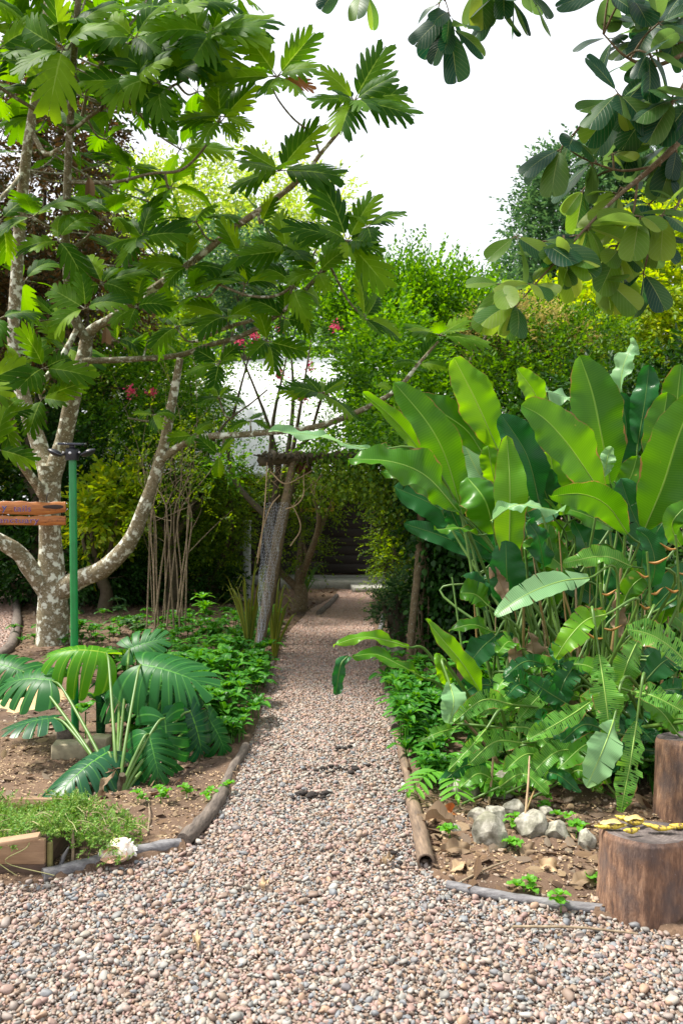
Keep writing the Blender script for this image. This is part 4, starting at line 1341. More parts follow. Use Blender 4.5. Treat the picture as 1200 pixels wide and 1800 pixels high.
def house():
    D = 15.4
    base = P(560, 1030, D); base[2] = 0
    root = empty('house', base, 'dark boarded house with a white roof at the end of the gravel path', 'house')
    x0, x1 = -4.6, 4.2
    # overlapping horizontal boards
    mb = MB()
    z = 0.22
    while z < 2.9:
        box(mb, [(x0 + x1) / 2, 0.06, z + 0.11], [x1 - x0, 0.04, 0.215], tilt=(math.radians(4), 0), bev=0.006)
        z += 0.222
    mb.build('wall', M['darkwall'], root)
    mb = MB()
    box(mb, [x0 + .05, 2.4, 1.6], [.1, 4.6, 2.7]); box(mb, [x1 - .05, 2.4, 1.6], [.1, 4.6, 2.7]); box(mb, [(x0 + x1) / 2, 4.7, 1.6], [x1 - x0, .1, 2.7])
    mb.build('side_walls', M['darkwall'], root)
    # plinth and steps
    mb = MB(); box(mb, [(x0 + x1) / 2, 0.0, 0.09], [x1 - x0 + .2, 0.34, 0.2]); mb.build('plinth', M['concrete'], root)
    mb = MB(); box(mb, [0.1, -0.5, 0.085], [2.4, 0.72, 0.19], bev=.015); mb.build('step', M['concrete'], root)
    mb = MB(); box(mb, [1.35, -0.9, 0.05], [1.5, 1.0, 0.10], rz=0.1, bev=.012); mb.build('step', M['concrete'], root)
    # window
    W = P(545, 880, D) - base
    fr = MB()
    wx0, wx1, wz0, wz1 = W[0] - 1.15, W[0] + 0.42, W[2] - 0.18, W[2] + 0.82
    for c, s in (([(wx0 + wx1) / 2, -.02, wz0], [wx1 - wx0 + .09, .07, .075]), ([(wx0 + wx1) / 2, -.02, wz1], [wx1 - wx0 + .09, .07, .075]),
                 ([wx0, -.022, (wz0 + wz1) / 2], [.075, .066, wz1 - wz0 - .08]), ([wx1, -.022, (wz0 + wz1) / 2], [.075, .066, wz1 - wz0 - .08])):
        box(fr, c, s)
    w = fr.build('window', M['orangewood'], root)
    pn = MB(); box(pn, [(wx0 + wx1) / 2, 0.0, (wz0 + wz1) / 2], [wx1 - wx0 - .08, .02, wz1 - wz0 - .08])
    gl, nt, bs, out = mat('dark_glass'); bs.inputs['Base Color'].default_value = (0.015, 0.02, 0.02, 1); bs.inputs['Roughness'].default_value = 0.08
    pn.build('pane', gl, w)
    # door leaf, boards of its own
    dm = MB()
    dx = P(615, 900, D)[0] - base[0]
    z = 0.24
    while z < 2.0:
        box(dm, [dx, -.01, z + .085], [1.02, .035, .165], bev=.005); z += .172
    dr = dm.build('door', M['darkwall'], root)
    hb = MB(); tube(hb, [[dx + .4, -.04, 1.0], [dx + .4, -.09, 1.03], [dx + .4, -.09, 1.15], [dx + .4, -.04, 1.18]], .01, 8); hb.build('handle', M['concrete'], dr)
    # curved white metal roof, hipped ends
    rf = MB()
    nu, nv = 30, 90
    V = np.zeros((nu, nv, 3))
    for i in range(nu):
        s = i / (nu - 1)
        a = s * math.pi * 0.5
        y = -0.75 + 3.6 * (1 - math.cos(a)) * 0.55 + s * 1.6
        zz = 2.12 + 2.75 * math.sin(a)
        for j in range(nv):
            q = j / (nv - 1) * 2 - 1
            x = q * (4.9 - 1.9 * s)
            V[i, j] = (x - 0.2, y, zz - 0.35 * s * q * q + 0.012 * (1 if j % 6 == 0 else 0))
    rf.add(V, grid_faces(nu, nv))
    V2 = V.copy(); V2[..., 1] = 2 * (V[-1, :, 1][None] + .02) - V[..., 1]
    rf.add(V2, grid_faces(nu, nv)[:, ::-1])
    for j in (0, nv - 1):
        e = np.stack([V[:, j], V2[:, j]], 1); rf.add(e, grid_faces(nu, 2))
    rf.build('roof', M['roofwhite'], root)
    g = MB(); box(g, [-0.2, -0.80, 2.09], [9.8, 0.1, 0.1]); g.build('gutter', M['whitepaint'], root)


house()


def white_post():
    b = P(434, 1008, 12.6); b[2] = 0
    mb = MB(); box(mb, b + [0, 0, .62], [.115, .115, 1.3], bev=.012); box(mb, b + [0, 0, 1.285], [.14, .14, .03], bev=.008)
    tag(mb.build('garden_post', M['whitepaint'], origin=b), 'short white post behind the snake plants, left of the arch', 'post')


white_post()


def back_screen():
    """the grey shade house wall half hidden right of the doorway"""
    b = P(762, 1010, 13); b[2] = 0
    root = empty('shade_screen', b, 'pale grey screen panel half hidden in leaves right of the doorway', 'screen')
    mb = MB(); box(mb, [.1, 0, 1.1], [.9, .03, 1.7]); mb.build('panel', M['whitepaint'], root)
    for x in (-.37, .57):
        mb = MB(); box(mb, [x, 0, 1.0], [.06, .07, 2.05]); mb.build('post', M['concrete'], root)


back_screen()


# ---------------------------------------------------------------- rustic arch over the path
def arch():
    D = 7.7
    base = P(600, 1170, D); base[2] = 0
    root = empty('garden_arch', base, 'rustic arch of crooked wooden posts with a dark slatted top over the path', 'arch')
    q = lambda l: [P(x, y, d) - base for x, y, d in l]
    W = lambda w, d=D: w * d / F / 2

    def post(l, w, label=None, m='bark_plain'):
        mb = MB(); tube(mb, q(l), [W(a) for a in w], 12, 8, .09, seed=l[0][0]); o = mb.build('post', M[m], root)
        if label: tag(o, label)
    post([(449, 1182, D), (452, 1150, D), (470, 1060, D), (489, 950, D), (503, 880, D), (512, 830, D), (520, 798, D)], [19, 18, 20, 21, 18, 14, 12], 'leaning front post wrapped in grey netting')
    post([(462, 1120, D + 1), (470, 1000, D + 1), (481, 900, D + 1), (488, 830, D + 1), (492, 798, D + 1)], [13, 13, 13, 12, 12], m='bark_dark')
    post([(718, 1195, D - .4), (722, 1120, D - .4), (730, 1040, D - .4), (738, 960, D - .4), (740, 860, D - .4), (736, 800, D - .4)], [13, 13, 13, 14, 13, 12])
    post([(733, 1180, D), (738, 1110, D), (744, 1030, D), (750, 950, D), (752, 860, D), (748, 798, D)], [17, 17, 16, 16, 14, 13])
    # top: two rails and ragged dark cross slats
    tb = MB(); tb2 = MB()
    tube(tb, q([(455, 812, D), (520, 806, D), (600, 806, D), (700, 806, D), (770, 806, D)]), W(17), 8, 6, .14)
    tube(tb2, q([(470, 800, D + 1), (560, 800, D + 1), (660, 802, D + 1), (755, 802, D + 1)]), W(9), 8, 6, .1)
    tb.build('rail', M['bark_dark'], root); tb2.build('rail', M['bark_dark'], root)
    sl = MB()
    for i in range(26):
        x = 462 + i * 11.8 + random.uniform(-3, 3)
        a, b = P(x, 803, D - .12 + random.uniform(-.1, .05)) - base, P(x + random.uniform(-8, 8), 800, D + 1.15 + random.uniform(-.1, .2)) - base
        tube(sl, [a + [0, 0, random.uniform(0, .035)], b + [0, 0, random.uniform(.0, .04)]], random.uniform(.014, .032), 6, 3, .25)
    for i in range(16):
        x = random.uniform(455, 560); tube(sl, [P(x, 802, D) - base, P(x + random.uniform(-18, 6), 798 + random.uniform(-2, 10), D - .2) - base], .006, 4, 2)
    for i in range(60):
        x = random.uniform(455, 640); h = random.uniform(6, 24) * (1 if x < 560 else .6)
        d_ = D + random.uniform(-.2, .5)
        tube(sl, [P(x, 797 + random.uniform(-3, 3), d_) - base, P(x + random.uniform(-5, 5), 800 + h * .6, d_ - .02) - base, P(x + random.uniform(-9, 9), 800 + h, d_) - base], [random.uniform(.006, .02), .012, .003], 4, 2, .2)
    bd = MB(); c = P(532, 822, D + .5) - base
    box(bd, c, [.16, .9, .10]); bd.build('side_board', simple('red_board', (0.16, 0.045, 0.02), .8, vs=8, c2=(0.05, 0.02, 0.012)), root)
    sl.build('slats', M['bark_dark'], root)
    # netting: real wires round the post, spread like a torn sail
    nb = MB()
    top, bot = (472, 880), (440, 1165)
    nw = 13; nh = 46
    Gd = np.zeros((nh, nw, 3))
    for i in range(nh):
        t = i / (nh - 1)
        y = 885 + t * 270
        xc = np.interp(y, [880, 950, 1060, 1150, 1182], [503, 489, 470, 452, 449])
        wl_ = np.interp(t, [0, .15, .5, .8, 1], [.26, .21, .16, .08, .02])
        for j in range(nw):
            s = j / (nw - 1)
            x = xc + W(21) * 0 + 4 - s * (wl_ * F / D * .9)
            p = P(x, y, D - .075 - .03 * math.sin(s * 3) + .04 * s * math.sin(t * 17)) - base
            Gd[i, j] = p + [0.006 * math.sin(t * 40 + j), 0, 0.012 * math.sin(j * 2.2 + t * 8)]
    for j in range(nw): tube(nb, Gd[:, j], .0013, 3, 1, cap=False, smooth_path=False)
    for i in range(nh): tube(nb, Gd[i], .0012, 3, 1, cap=False, smooth_path=False)
    nb.build('netting', simple('grey_net', (0.5, 0.53, 0.6), .5, var=.1), root)
    # dry vine strings
    vs_ = MB()
    for l in ([(452, 980, D - .1), (462, 930, D - .1), (476, 890, D - .12), (492, 870, D - .1)], [(502, 895, D - .1), (520, 888, D - .12), (533, 870, D - .1), (534, 830, D), (540, 806, D)],
              [(470, 800, D), (466, 880, D - .2), (458, 960, D - .1), (452, 990, D)], [(510, 960, D), (528, 930, D), (520, 900, D), (505, 880, D)], [(476, 830, D - .2), (500, 850, D - .2), (530, 838, D - .1), (560, 820, D)]):
        tube(vs_, q(l), .006, 5, 8, .1, cap=False)
    for i in range(40):
        a = P(random.uniform(470, 600), random.uniform(800, 850), D + random.uniform(-.1, .5)) - base
        b = a + np.array([random.uniform(-.25, .25), random.uniform(-.1, .1), random.uniform(-.3, .05)])
        tube(vs_, [a, (a + b) / 2 + np.array([random.uniform(-.06, .06), 0, random.uniform(-.06, .06)]), b], .0025, 3, 4, cap=False)
    tag(vs_.build('dry_tendrils', M['straw'], root), kind='stuff')


arch()


def vine():
    """climber on the right posts and over the arch"""
    base = P(745, 1180, 7.6); base[2] = 0
    root = empty('climbing_vine', base, 'dark green climbing vine smothering the right arch posts and its top', 'vine')
    st = MB()
    for k in range(6):
        x = 740 + random.uniform(-6, 22)
        tube(st, [P(x + random.uniform(-6, 10), yy, 7.45 + random.uniform(-.1, .2)) - base for yy in (1180, 1080, 980, 880, 800)], .007, 5, 6, .1)
    st.build('stem', M['bark_plain'], root)
    bl = pblobs([(775, 920, 50, 75, 7.4), (820, 960, 60, 90, 7.6), (800, 1040, 50, 70, 7.5), (770, 860, 60, 50, 7.5), (860, 900, 60, 80, 7.8)])
    p, d = blob_points(bl, 900, .1, 1.5)
    mb = MB(); sprays(mb, p - base, d + [0, -.2, -.5], 6, .2, .075, .8, .6)
    mb.build('foliage', M['fol_dark'], root)
    bl = pblobs([(700, 770, 80, 36, 7.7, .7), (620, 780, 70, 22, 8.0, .6), (770, 790, 70, 40, 7.8, .6), (690, 730, 60, 40, 8, .6)])
    p, d = blob_points(bl, 750, .12, 1.5)
    mb = MB(); sprays(mb, p - base, d + [0, -.1, -.1], 8, .26, .055, .7, .3)
    tag(mb.build('foliage', M['fol_mid'], root), 'lighter green foliage over the top of the arch')
    bl = pblobs([(610, 815, 60, 20, 7.7, .5), (700, 840, 60, 26, 7.7, .5), (560, 798, 40, 9, 7.8, .4)])
    p, d = blob_points(bl, 270, .1, 1.5)
    mb = MB(); sprays(mb, p - base, d * .5 + [0, -.1, -.8], 8, .28, .05, .7, .4)
    mb.build('foliage', M['fol_olive'], root)


vine()


# ---------------------------------------------------------------- bare stemmed bush and other mid-ground plants
def stem_bush():
    D = 9.4
    base = P(285, 1105, D); base[2] = 0
    root = empty('bare_stemmed_bush', base, 'tall bush of many thin bare tan stems fanning up left of the arch', 'bush')
    mb = MB(); r = random.Random(4)
    tips = []
    for k in range(15):
        x0 = 262 + r.uniform(-6, 66); d = D + r.uniform(-.35, .35)
        xm = x0 + r.uniform(-26, 30); x2 = xm + r.uniform(-45, 60); x3 = x2 + r.uniform(-50, 70)
        yt = r.uniform(560, 800)
        l = [(x0, 1112, d), (x0 + (xm - x0) * .5, 1010, d), (xm, 900, d + r.uniform(-.1, .1)), (x2, (900 + yt) / 2, d + r.uniform(-.2, .2)), (x3, yt, d + r.uniform(-.3, .3))]
        p = [P(*a) - base for a in l]
        rr = r.uniform(.006, .013)
        tube(mb, p, [rr, rr * .85, rr * .6, rr * .35, rr * .15], 7, 6, .12)
        tips.append(p[-1])
        for b in range(r.randint(2, 4)):
            t = r.uniform(.35, .9); s = spline(p, 6); c = s[int(t * (len(s) - 1))]
            e = c + np.array([r.uniform(-.45, .55), r.uniform(-.3, .3), r.uniform(.15, .6)])
            tube(mb, [c, (c + e) / 2 + [r.uniform(-.05, .05), 0, r.uniform(-.05, .05)], e], [rr * .35, rr * .25, rr * .1], 5, 4)
            tips.append(e)
    mb.build('stems', M['twig'], root)
    tips = np.array(tips); k = len(tips)
    cr = MB(); O = np.repeat(tips, 5, 0) + rng.normal(size=(k * 5, 3)) * .1
    sprays(cr, O, rdir(len(O), .2), 7, .22, .05, .5, .3)
    cr.build('foliage', M['fol_olive'], root)


stem_bush()


def spiky(name, x, y, n, h, w, mkey, label, cat, seed, spread=.35, group=None, droop=.2, d=None):
    """rosette of narrow blades"""
    b = G(x, y)
    root = empty(name, b, label, cat, group)
    r = random.Random(seed)
    for k in range(n):
        a = r.uniform(0, 6.28); s = r.uniform(.1, 1) * spread * h; hh = h * r.uniform(.6, 1.05)
        e = np.array([math.cos(a) * s, math.sin(a) * s, hh]); m1 = np.array([e[0] * .35, e[1] * .35, hh * .5])
        tip = e + np.array([math.cos(a), math.sin(a), 0]) * droop * h * r.uniform(0, 1) - np.array([0, 0, droop * h * r.uniform(0, .8)])
        mb = MB()
        blade(mb, [[math.cos(a) * .01, math.sin(a) * .01, 0], m1, e, tip], w * r.uniform(.8, 1.2), N_=(math.cos(a) * .5 + .01, math.sin(a) * .5 - .6, .3), nu=12, nv=2, fold=.25,
              prof=lambda t: (0.55 + .45 * np.sin(np.pi * np.clip(t * .9 + .1, 0, 1))) * np.clip((1 - t) * 3.2, 0, 1) ** .8, wave=.003, seed=k, twist=r.uniform(-1, 1))
        mb.build('leaf', M[mkey], root)
    return root


SG = 'snake plants by the netted post'
spiky('snake_plant', 437, 1150, 15, .95, .026, 'snake', 'yellow edged snake plant standing left of the netted arch post', 'snake plant', 1, .25, SG)
spiky('snake_plant', 482, 1160, 13, .75, .025, 'snake', 'yellow edged snake plant standing right of the netted arch post', 'snake plant', 2, .3, SG)
spiky('snake_plant', 178, 1300, 3, .42, .05, 'monstera_dark', 'small dark snake plant between the green post and the middle monstera stem', 'snake plant', 3, .2)
spiky('ornamental_grass', 535, 1055, 34, .55, .016, 'grass', 'arching grass tuft at the left end of the concrete step', 'grass tuft', 4, .5, droop=.5)
spiky('spiky_plant', 395, 1050, 16, .95, .06, 'monstera_dark', 'dark spiky plant in front of the olive hedge', 'spiky plant', 5, .5, droop=.3)
spiky('spiky_plant', 350, 1035, 14, .9, .06, 'monstera_dark', 'dark spiky plant close to the bare stemmed bush', 'spiky plant', 6, .5, droop=.3)
spiky('reed_plant', 215, 1045, 22, 1.1, .03, 'fol_dark', 'tall reedy plant in the shade beyond the right breadfruit limb', 'reed plant', 7, .25, droop=.2)


# small leafy plants: stem with a head of strap leaves
def strap_head(mb, c, r, n, L, w, up=.5, droop=.9, m=0):
    a0 = r.uniform(0, 6.28)
    for k in range(n):
        a = a0 + k * 2.4; el = (1 - k / n) * .3 + (k / n) * 1.25
        dd = np.array([math.cos(a) * math.cos(el), math.sin(a) * math.cos(el), math.sin(el)])
        l = L * r.uniform(.7, 1.1) * (1 - .35 * k / n)
        side = np.array([0, 0, -1.]) * l * droop * .35
        blade(mb, [c, c + dd * l * .5 + [0, 0, .02 * l], c + dd * l + side], w * r.uniform(.8, 1.15), N_=(-dd[0] * .4, -dd[1] * .4, 1), nu=9, nv=2, fold=.25, wave=.002, seed=k, m=m)


def border_plant(name, x, y, h, heads, L, w, mkey, label, cat, seed, group=None, nleaf=11):
    b = G(x, y)
    root = empty(name, b, label, cat, group)
    r = random.Random(seed)
    sm = MB(); lm = MB()
    for k in range(heads):
        e = np.array([r.uniform(-.5, .5) * L * 1.4 * (k > 0), r.uniform(-.5, .5) * L * 1.4 * (k > 0), h * r.uniform(.5, 1.0)])
        tube(sm, [[e[0] * .2, e[1] * .2, -.01], e * .5 + [0, 0, .02], e], [.006, .005, .004], 6, 4)
        strap_head(lm, e, r, nleaf, L, w)
        if h > .25:
            strap_head(lm, e * [.7, .7, .6], r, 6, L * .9, w)
    sm.build('stem', M['stalk'], root)
    lm.build('foliage', M[mkey], root)
    return root


YG = 'young leafy plants in the left bed'
for i, (x, y, h, hd, L, w, mk, lab) in enumerate([
        (362, 1100, .45, 3, .20, .045, 'fern', 'bright young plant right behind the bare stemmed bush base'),
        (395, 1092, .22, 2, .16, .04, 'cover', 'small plant just left of the snake plants'),
        (405, 1160, .22, 3, .14, .035, 'fern', 'bright small plant left of the foot of the netted post'),
        (215, 1090, .25, 3, .17, .05, 'fol_blue', 'silvery plant between the breadfruit trunk and the bare stems'),
        (240, 1120, .2, 3, .16, .045, 'fol_blue', 'silvery low plant in front of the bare stems'),
        (165, 1125, .2, 2, .18, .06, 'cover', 'green plant just right of the breadfruit trunk base'),
        (330, 1135, .2, 3, .15, .04, 'cover', 'green plant in front of the bare stem bush, toward the arch'),
        (282, 1140, .16, 3, .14, .04, 'cover', 'low green plant directly before the bare stems'),
        (480, 1150, .16, 2, .12, .03, 'cover', 'little green tuft on the right of the netted post')]):
    border_plant('leafy_plant', x, y, h, hd, L, w, mk, lab, 'plant', 40 + i, YG)


def cover(name, line, n, width, h, L, w, seed, mkey='cover', label=None):
    """dense low ground cover along a line of picture points"""
    r = random.Random(seed)
    mb = MB()
    q = np.array([G(*p)[:2] for p in line])
    for k in range(n):
        t = r.uniform(0, len(q) - 1); i = int(t)
        a = q[i] + (q[i + 1] - q[i]) * (t - i)
        a = a + np.array([r.uniform(-1, 1), r.uniform(-1, 1)]) * width
        if inpoly(a[None], poly_main)[0]: continue
        strap_head(mb, np.array([a[0], a[1], h * r.uniform(.25, 1)]), r, r.randint(6, 10), L * r.uniform(.7, 1.1), w)
        tube(mb, [[a[0], a[1], 0], [a[0], a[1], h * .8]], .004, 4, 1, cap=False, smooth_path=False)
    return tag(mb.build(name, M[mkey]), kind='stuff')


cover('ground_cover', [(405, 1290), (440, 1250), (455, 1200), (440, 1180)], 62, .18, .24, .19, .05, 1)
cover('ground_cover', [(300, 1260), (380, 1220), (420, 1190)], 60, .28, .3, .21, .06, 2)
cover('ground_cover', [(395, 1320), (420, 1290)], 22, .08, .14, .12, .032, 12)
cover('ground_cover', [(706, 1200), (722, 1250), (734, 1290), (752, 1330)], 70, .15, .24, .18, .042, 3)
cover('ground_cover', [(765, 1370), (775, 1390)], 24, .09, .12, .12, .034, 4)
cover('ground_cover', [(700, 1210), (780, 1270), (860, 1310)], 60, .25, .25, .18, .05, 5)
cover('ground_cover', [(860, 1340), (960, 1350), (1100, 1380), (1220, 1400)], 120, .2, .24, .2, .045, 6)
cover('ground_cover', [(180, 1110), (300, 1120), (420, 1110)], 130, .9, .16, .15, .045, 7)
cover('ground_cover', [(850, 1290), (960, 1270), (1100, 1260), (1220, 1270)], 120, .35, .5, .22, .06, 8)
cover('ground_cover', [(200, 1190), (300, 1180), (420, 1150), (430, 1100)], 90, .4, .2, .19, .05, 9)
cover('ground_cover', [(215, 1290), (300, 1270), (370, 1300)], 50, .2, .24, .2, .06, 10)
cover('ground_cover', [(716, 1230), (730, 1290), (755, 1350)], 44, .08, .16, .16, .04, 11)
cover('ground_cover', [(870, 1330), (1000, 1340), (1180, 1360)], 110, .16, .34, .22, .05, 13)


def seedlings():
    spots = [(283, 1412), (328, 1404), (372, 1408), (243, 1412), (985, 1450), (905, 1500), (1045, 1560), (920, 1572), (985, 1600), (955, 1425), (60, 1300), (900, 1460), (790, 1475), (1012, 1478), (400, 1395)]
    lb = ['seedling under the right monstera leaves', 'seedling between the hanging monstera leaf and the path log', 'seedling beside the dark left edging log', 'seedling just right of the dark drooping monstera leaf',
          'seedling by the rocks nearest the stump', 'seedling before the white faced rock', 'sprout against the stump side', 'sprout on the bare soil above the grey bamboo', 'sprout at the gravel edge near the stump foot',
          'seedling beside the right rocks under the torn leaves', 'yellowish sprout by the sand mound', 'seedling at the right of the white rock', 'flat round leaved sprout near the bamboo', 'sprout between rock and stump', 'sprout at the log joint']
    for i, ((x, y), l) in enumerate(zip(spots, lb)):
        b = G(x, y, .015); r = random.Random(i)
        mb = MB()
        for k in range(r.randint(2, 4)):
            strap_head(mb, np.array([r.uniform(-.03, .03), r.uniform(-.03, .03), r.uniform(.02, .06)]), r, 5, .055, .028)
        tube(mb, [[0, 0, -.01], [0, 0, .04]], .002, 4, 1)
        o = mb.build('seedling', M['fern'], origin=(0, 0, 0)); o.location = b
        tag(o, 'small green ' + l, 'seedling', 'seedlings on the bare soil')


seedlings()


def feathery():
    for i, (x, y, s, lab) in enumerate([(790, 1392, 1.0, 'bright feathery leaved plant on the right edge of the path'), (835, 1385, .9, 'bright feathery leaved plant next to the grey rocks')]):
        b = G(x, y)
        root = empty('feathery_plant', b, lab, 'plant', 'feathery plants')
        r = random.Random(20 + i)
        for k in range(8):
            a = r.uniform(0, 6.28) if k > 2 else (-1.6 + k * .9); L = .24 * s * r.uniform(.8, 1.1)
            p = spline([[0, 0, 0], [math.cos(a) * L * .35, math.sin(a) * L * .35, .12 * s], [math.cos(a) * L * .8, math.sin(a) * L * .8, .15 * s], [math.cos(a) * L * 1.2, math.sin(a) * L * 1.2, .11 * s]], 6)
            mb = MB(); tube(mb, p, .0025, 4, 1, cap=False, smooth_path=False)
            T = nrm(np.gradient(p, axis=0)); S = nrm(np.cross(T, [0, 0, 1]))
            for q in range(6, len(p), 2):
                for sd in (-1, 1):
                    dd = S[q] * sd + T[q] * .5 + [0, 0, -.1]
                    blade(mb, [p[q], p[q] + dd * .045 * s, p[q] + dd * .085 * s - [0, 0, .01]], .024 * s, N_=(0, -.3, 1), nu=7, nv=2, fold=.2, wave=0)
            blade(mb, [p[-1], p[-1] + T[-1] * .04, p[-1] + T[-1] * .08], .024, N_=(0, -.3, 1), nu=7, nv=2)
            mb.build('frond', M['fern'], root)


feathery()
# ---------------------------------------------------------------- heliconia clumps
def hleaf(root, base_w, foot, pts, wpx, mk='heli', N_=(0, -1, .35), name='leaf', stalk=True, sw=.011, smat='stalk', **kw):
    q = [P(*p) - base_w for p in pts]
    d = np.mean([p[2] for p in pts])
    mb = MB()
    kw.setdefault('seed', int(pts[0][0] + pts[0][1]))
    c, T = blade(mb, q, wpx * d / F, N_=N_, **kw)
    # midrib as a raised ridge
    n = len(c)
    tube(mb, c[::3] - 0.0, np.linspace(.0042, .0010, len(c[::3])), 5, 1, cap=False, smooth_path=False, m=1)
    lf = mb.build(name, [M[mk], M['midrib'] if mk != 'heli_dark' else M['stalk']], root)
    if stalk:
        f = np.asarray(foot) - base_w
        a = q[0]
        t0 = nrm(q[1] - q[0])
        m1 = a - t0 * .18 * np.linalg.norm(a - f)
        m2 = np.array([f[0] * .7 + a[0] * .3, f[1] * .7 + a[1] * .3, a[2] * .35])
        sb = MB(); tube(sb, [f, m2, m1, a], [sw * 1.35, sw * 1.05, sw * .75, sw * .5], 7, 6, .03)
        sb.build('stalk', M[smat], lf)
    return lf


def heliconias():
    # --- upper big clump
    B = G(930, 1340); B[2] = 0
    root = empty('heliconia_clump', B, 'tall clump of huge paddle shaped heliconia leaves right of the path', 'heliconia')
    r = random.Random(8)

    def foot():
        return G(r.uniform(870, 1120), r.uniform(1255, 1345)) * [1, 1, 0]
    A = [
        ([(874, 790, 5.2), (836, 705, 5.15), (797, 628, 5.1)], 74, 'heli_bright', dict(fold=.12)),
        ([(955, 735, 5.8), (938, 690, 5.75), (908, 648, 5.7)], 46, 'heli_bright', {}),
        ([(1058, 870, 4.8), (1000, 785, 4.65), (955, 735, 4.6), (915, 712, 4.6)], 92, 'heli', dict(nu=44)),
        ([(1072, 850, 5.3), (1055, 760, 5.2), (1040, 690, 5.2), (1018, 625, 5.2)], 92, 'heli', {}),
        ([(1132, 930, 4.7), (1165, 850, 4.6), (1190, 770, 4.55), (1222, 690, 4.5)], 96, 'heli', dict(N_=(-.2, -1, .3))),
        ([(1120, 780, 5.6), (1132, 710, 5.6), (1140, 642, 5.6)], 48, 'heli_dark', dict(N_=(-.3, -.7, .6), wave=.03)),
        ([(1088, 690, 6.4), (1096, 640, 6.4), (1116, 598, 6.4)], 36, 'heli_pale', dict(N_=(-.5, -.6, .6), wave=.04, fold=.3)),
        ([(1075, 765, 6.0), (1045, 720, 6.0), (1005, 702, 6.0), (955, 685, 5.9)], 36, 'heli_pale', dict(N_=(0, -.5, 1), wave=.05)),
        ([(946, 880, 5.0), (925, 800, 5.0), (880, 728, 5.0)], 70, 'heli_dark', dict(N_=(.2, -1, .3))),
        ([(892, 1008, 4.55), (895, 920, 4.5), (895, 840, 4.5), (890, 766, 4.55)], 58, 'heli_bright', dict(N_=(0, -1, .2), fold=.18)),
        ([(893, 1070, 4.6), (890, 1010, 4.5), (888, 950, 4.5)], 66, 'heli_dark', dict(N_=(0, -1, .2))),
        ([(870, 850, 5.1), (862, 815, 5.05), (857, 783, 5.05)], 42, 'heli_bright', {}),
        ([(868, 938, 4.7), (852, 880, 4.6), (820, 838, 4.7)], 80, 'heli', dict(curl=.5, wave=.03)),
        ([(1102, 938, 4.5), (1066, 888, 4.4), (1020, 868, 4.3), (968, 872, 4.25)], 58, 'heli', dict(N_=(0, -.9, -.3), fold=.25)),
        ([(812, 905, 5.0), (785, 810, 4.95), (752, 745, 4.9), (692, 672, 4.9)], 70, 'heli', dict(nu=40)),
        ([(850, 800, 5.2), (818, 755, 5.2), (770, 722, 5.2), (728, 698, 5.2)], 64, 'heli', dict(N_=(.1, -1, .2))),
        ([(760, 850, 5.2), (735, 790, 5.15), (690, 735, 5.1), (637, 690, 5.1)], 30, 'heli_bright', dict(fold=.4)),
        ([(735, 832, 4.9), (700, 806, 4.85), (650, 788, 4.8)], 44, 'heli', dict(N_=(0, -.8, .6), wave=.03)),
        ([(650, 790, 4.8), (600, 778, 4.75), (545, 764, 4.7), (472, 757, 4.7)], 26, 'heli_pale', dict(N_=(0, -.5, .9), wave=.02)),
        ([(806, 900, 4.75), (750, 838, 4.7), (690, 812, 4.65), (612, 806, 4.65)], 66, 'heli', dict(N_=(0, -.75, .6), wave=.04, nu=36)),
        ([(800, 900, 5.2), (756, 862, 5.15), (710, 835, 5.1), (668, 830, 5.1)], 48, 'heli', dict(N_=(0, -.8, .5))),
        ([(838, 940, 4.7), (808, 928, 4.6), (762, 932, 4.55)], 24, 'heli', dict(N_=(0, -.4, 1))),
        ([(850, 1075, 4.7), (835, 1030, 4.7), (812, 1012, 4.7)], 50, 'heli_dark', dict(N_=(.2, -.6, .7))),
        ([(858, 1065, 4.6), (835, 1045, 4.6), (808, 1042, 4.6)], 50, 'heli', dict(N_=(.2, -.8, .5))),
        ([(862, 916, 4.4), (905, 888, 4.35), (950, 892, 4.3), (990, 900, 4.3)], 22, 'heli_pale', dict(N_=(0, -.5, 1), wave=.03, stalk=False)),
        ([(955, 1000, 4.7), (945, 945, 4.6), (925, 915, 4.6)], 44, 'heli_dark', dict(N_=(0, -.7, .6), wave=.03)),
        ([(990, 905, 5.2), (975, 850, 5.2), (965, 790, 5.2)], 60, 'heli_bright', {}),
        ([(1195, 960, 4.5), (1180, 920, 4.4), (1215, 880, 4.4)], 44, 'heli', {}),
        ([(1130, 1060, 4.3), (1150, 1000, 4.2), (1140, 950, 4.2), (1118, 930, 4.2)], 40, 'heli_dark', dict(N_=(.5, -.7, .2), twist=1.2)),
        ([(1175, 860, 5.4), (1160, 780, 5.4), (1172, 690, 5.4)], 70, 'heli', {}),
        ([(1210, 800, 5.6), (1190, 720, 5.6), (1196, 640, 5.6)], 60, 'heli', dict(N_=(-.4, -.8, .3))),
        ([(1085, 830, 5.7), (1100, 760, 5.7), (1090, 690, 5.7)], 56, 'heli_dark', {}),
        ([(1060, 840, 4.9), (1068, 800, 4.9), (1074, 785, 4.9)], 26, 'heli_pale', {}),
        ([(900, 900, 5.4), (840, 830, 5.4), (800, 740, 5.5)], 60, 'heli_pale', dict(N_=(-.2, -.7, .7))),
        ([(1000, 860, 5.5), (985, 800, 5.5), (975, 720, 5.6)], 60, 'heli', {}),
        ([(905, 870, 5.6), (870, 800, 5.6), (800, 770, 5.6)], 60, 'heli_dark', {}),
        ([(1040, 900, 5.3), (1100, 850, 5.3), (1120, 800, 5.3)], 60, 'heli', {}),
        ([(1150, 980, 5.0), (1110, 900, 5.0), (1090, 840, 5.0)], 70, 'heli_dark', {}),
    ]
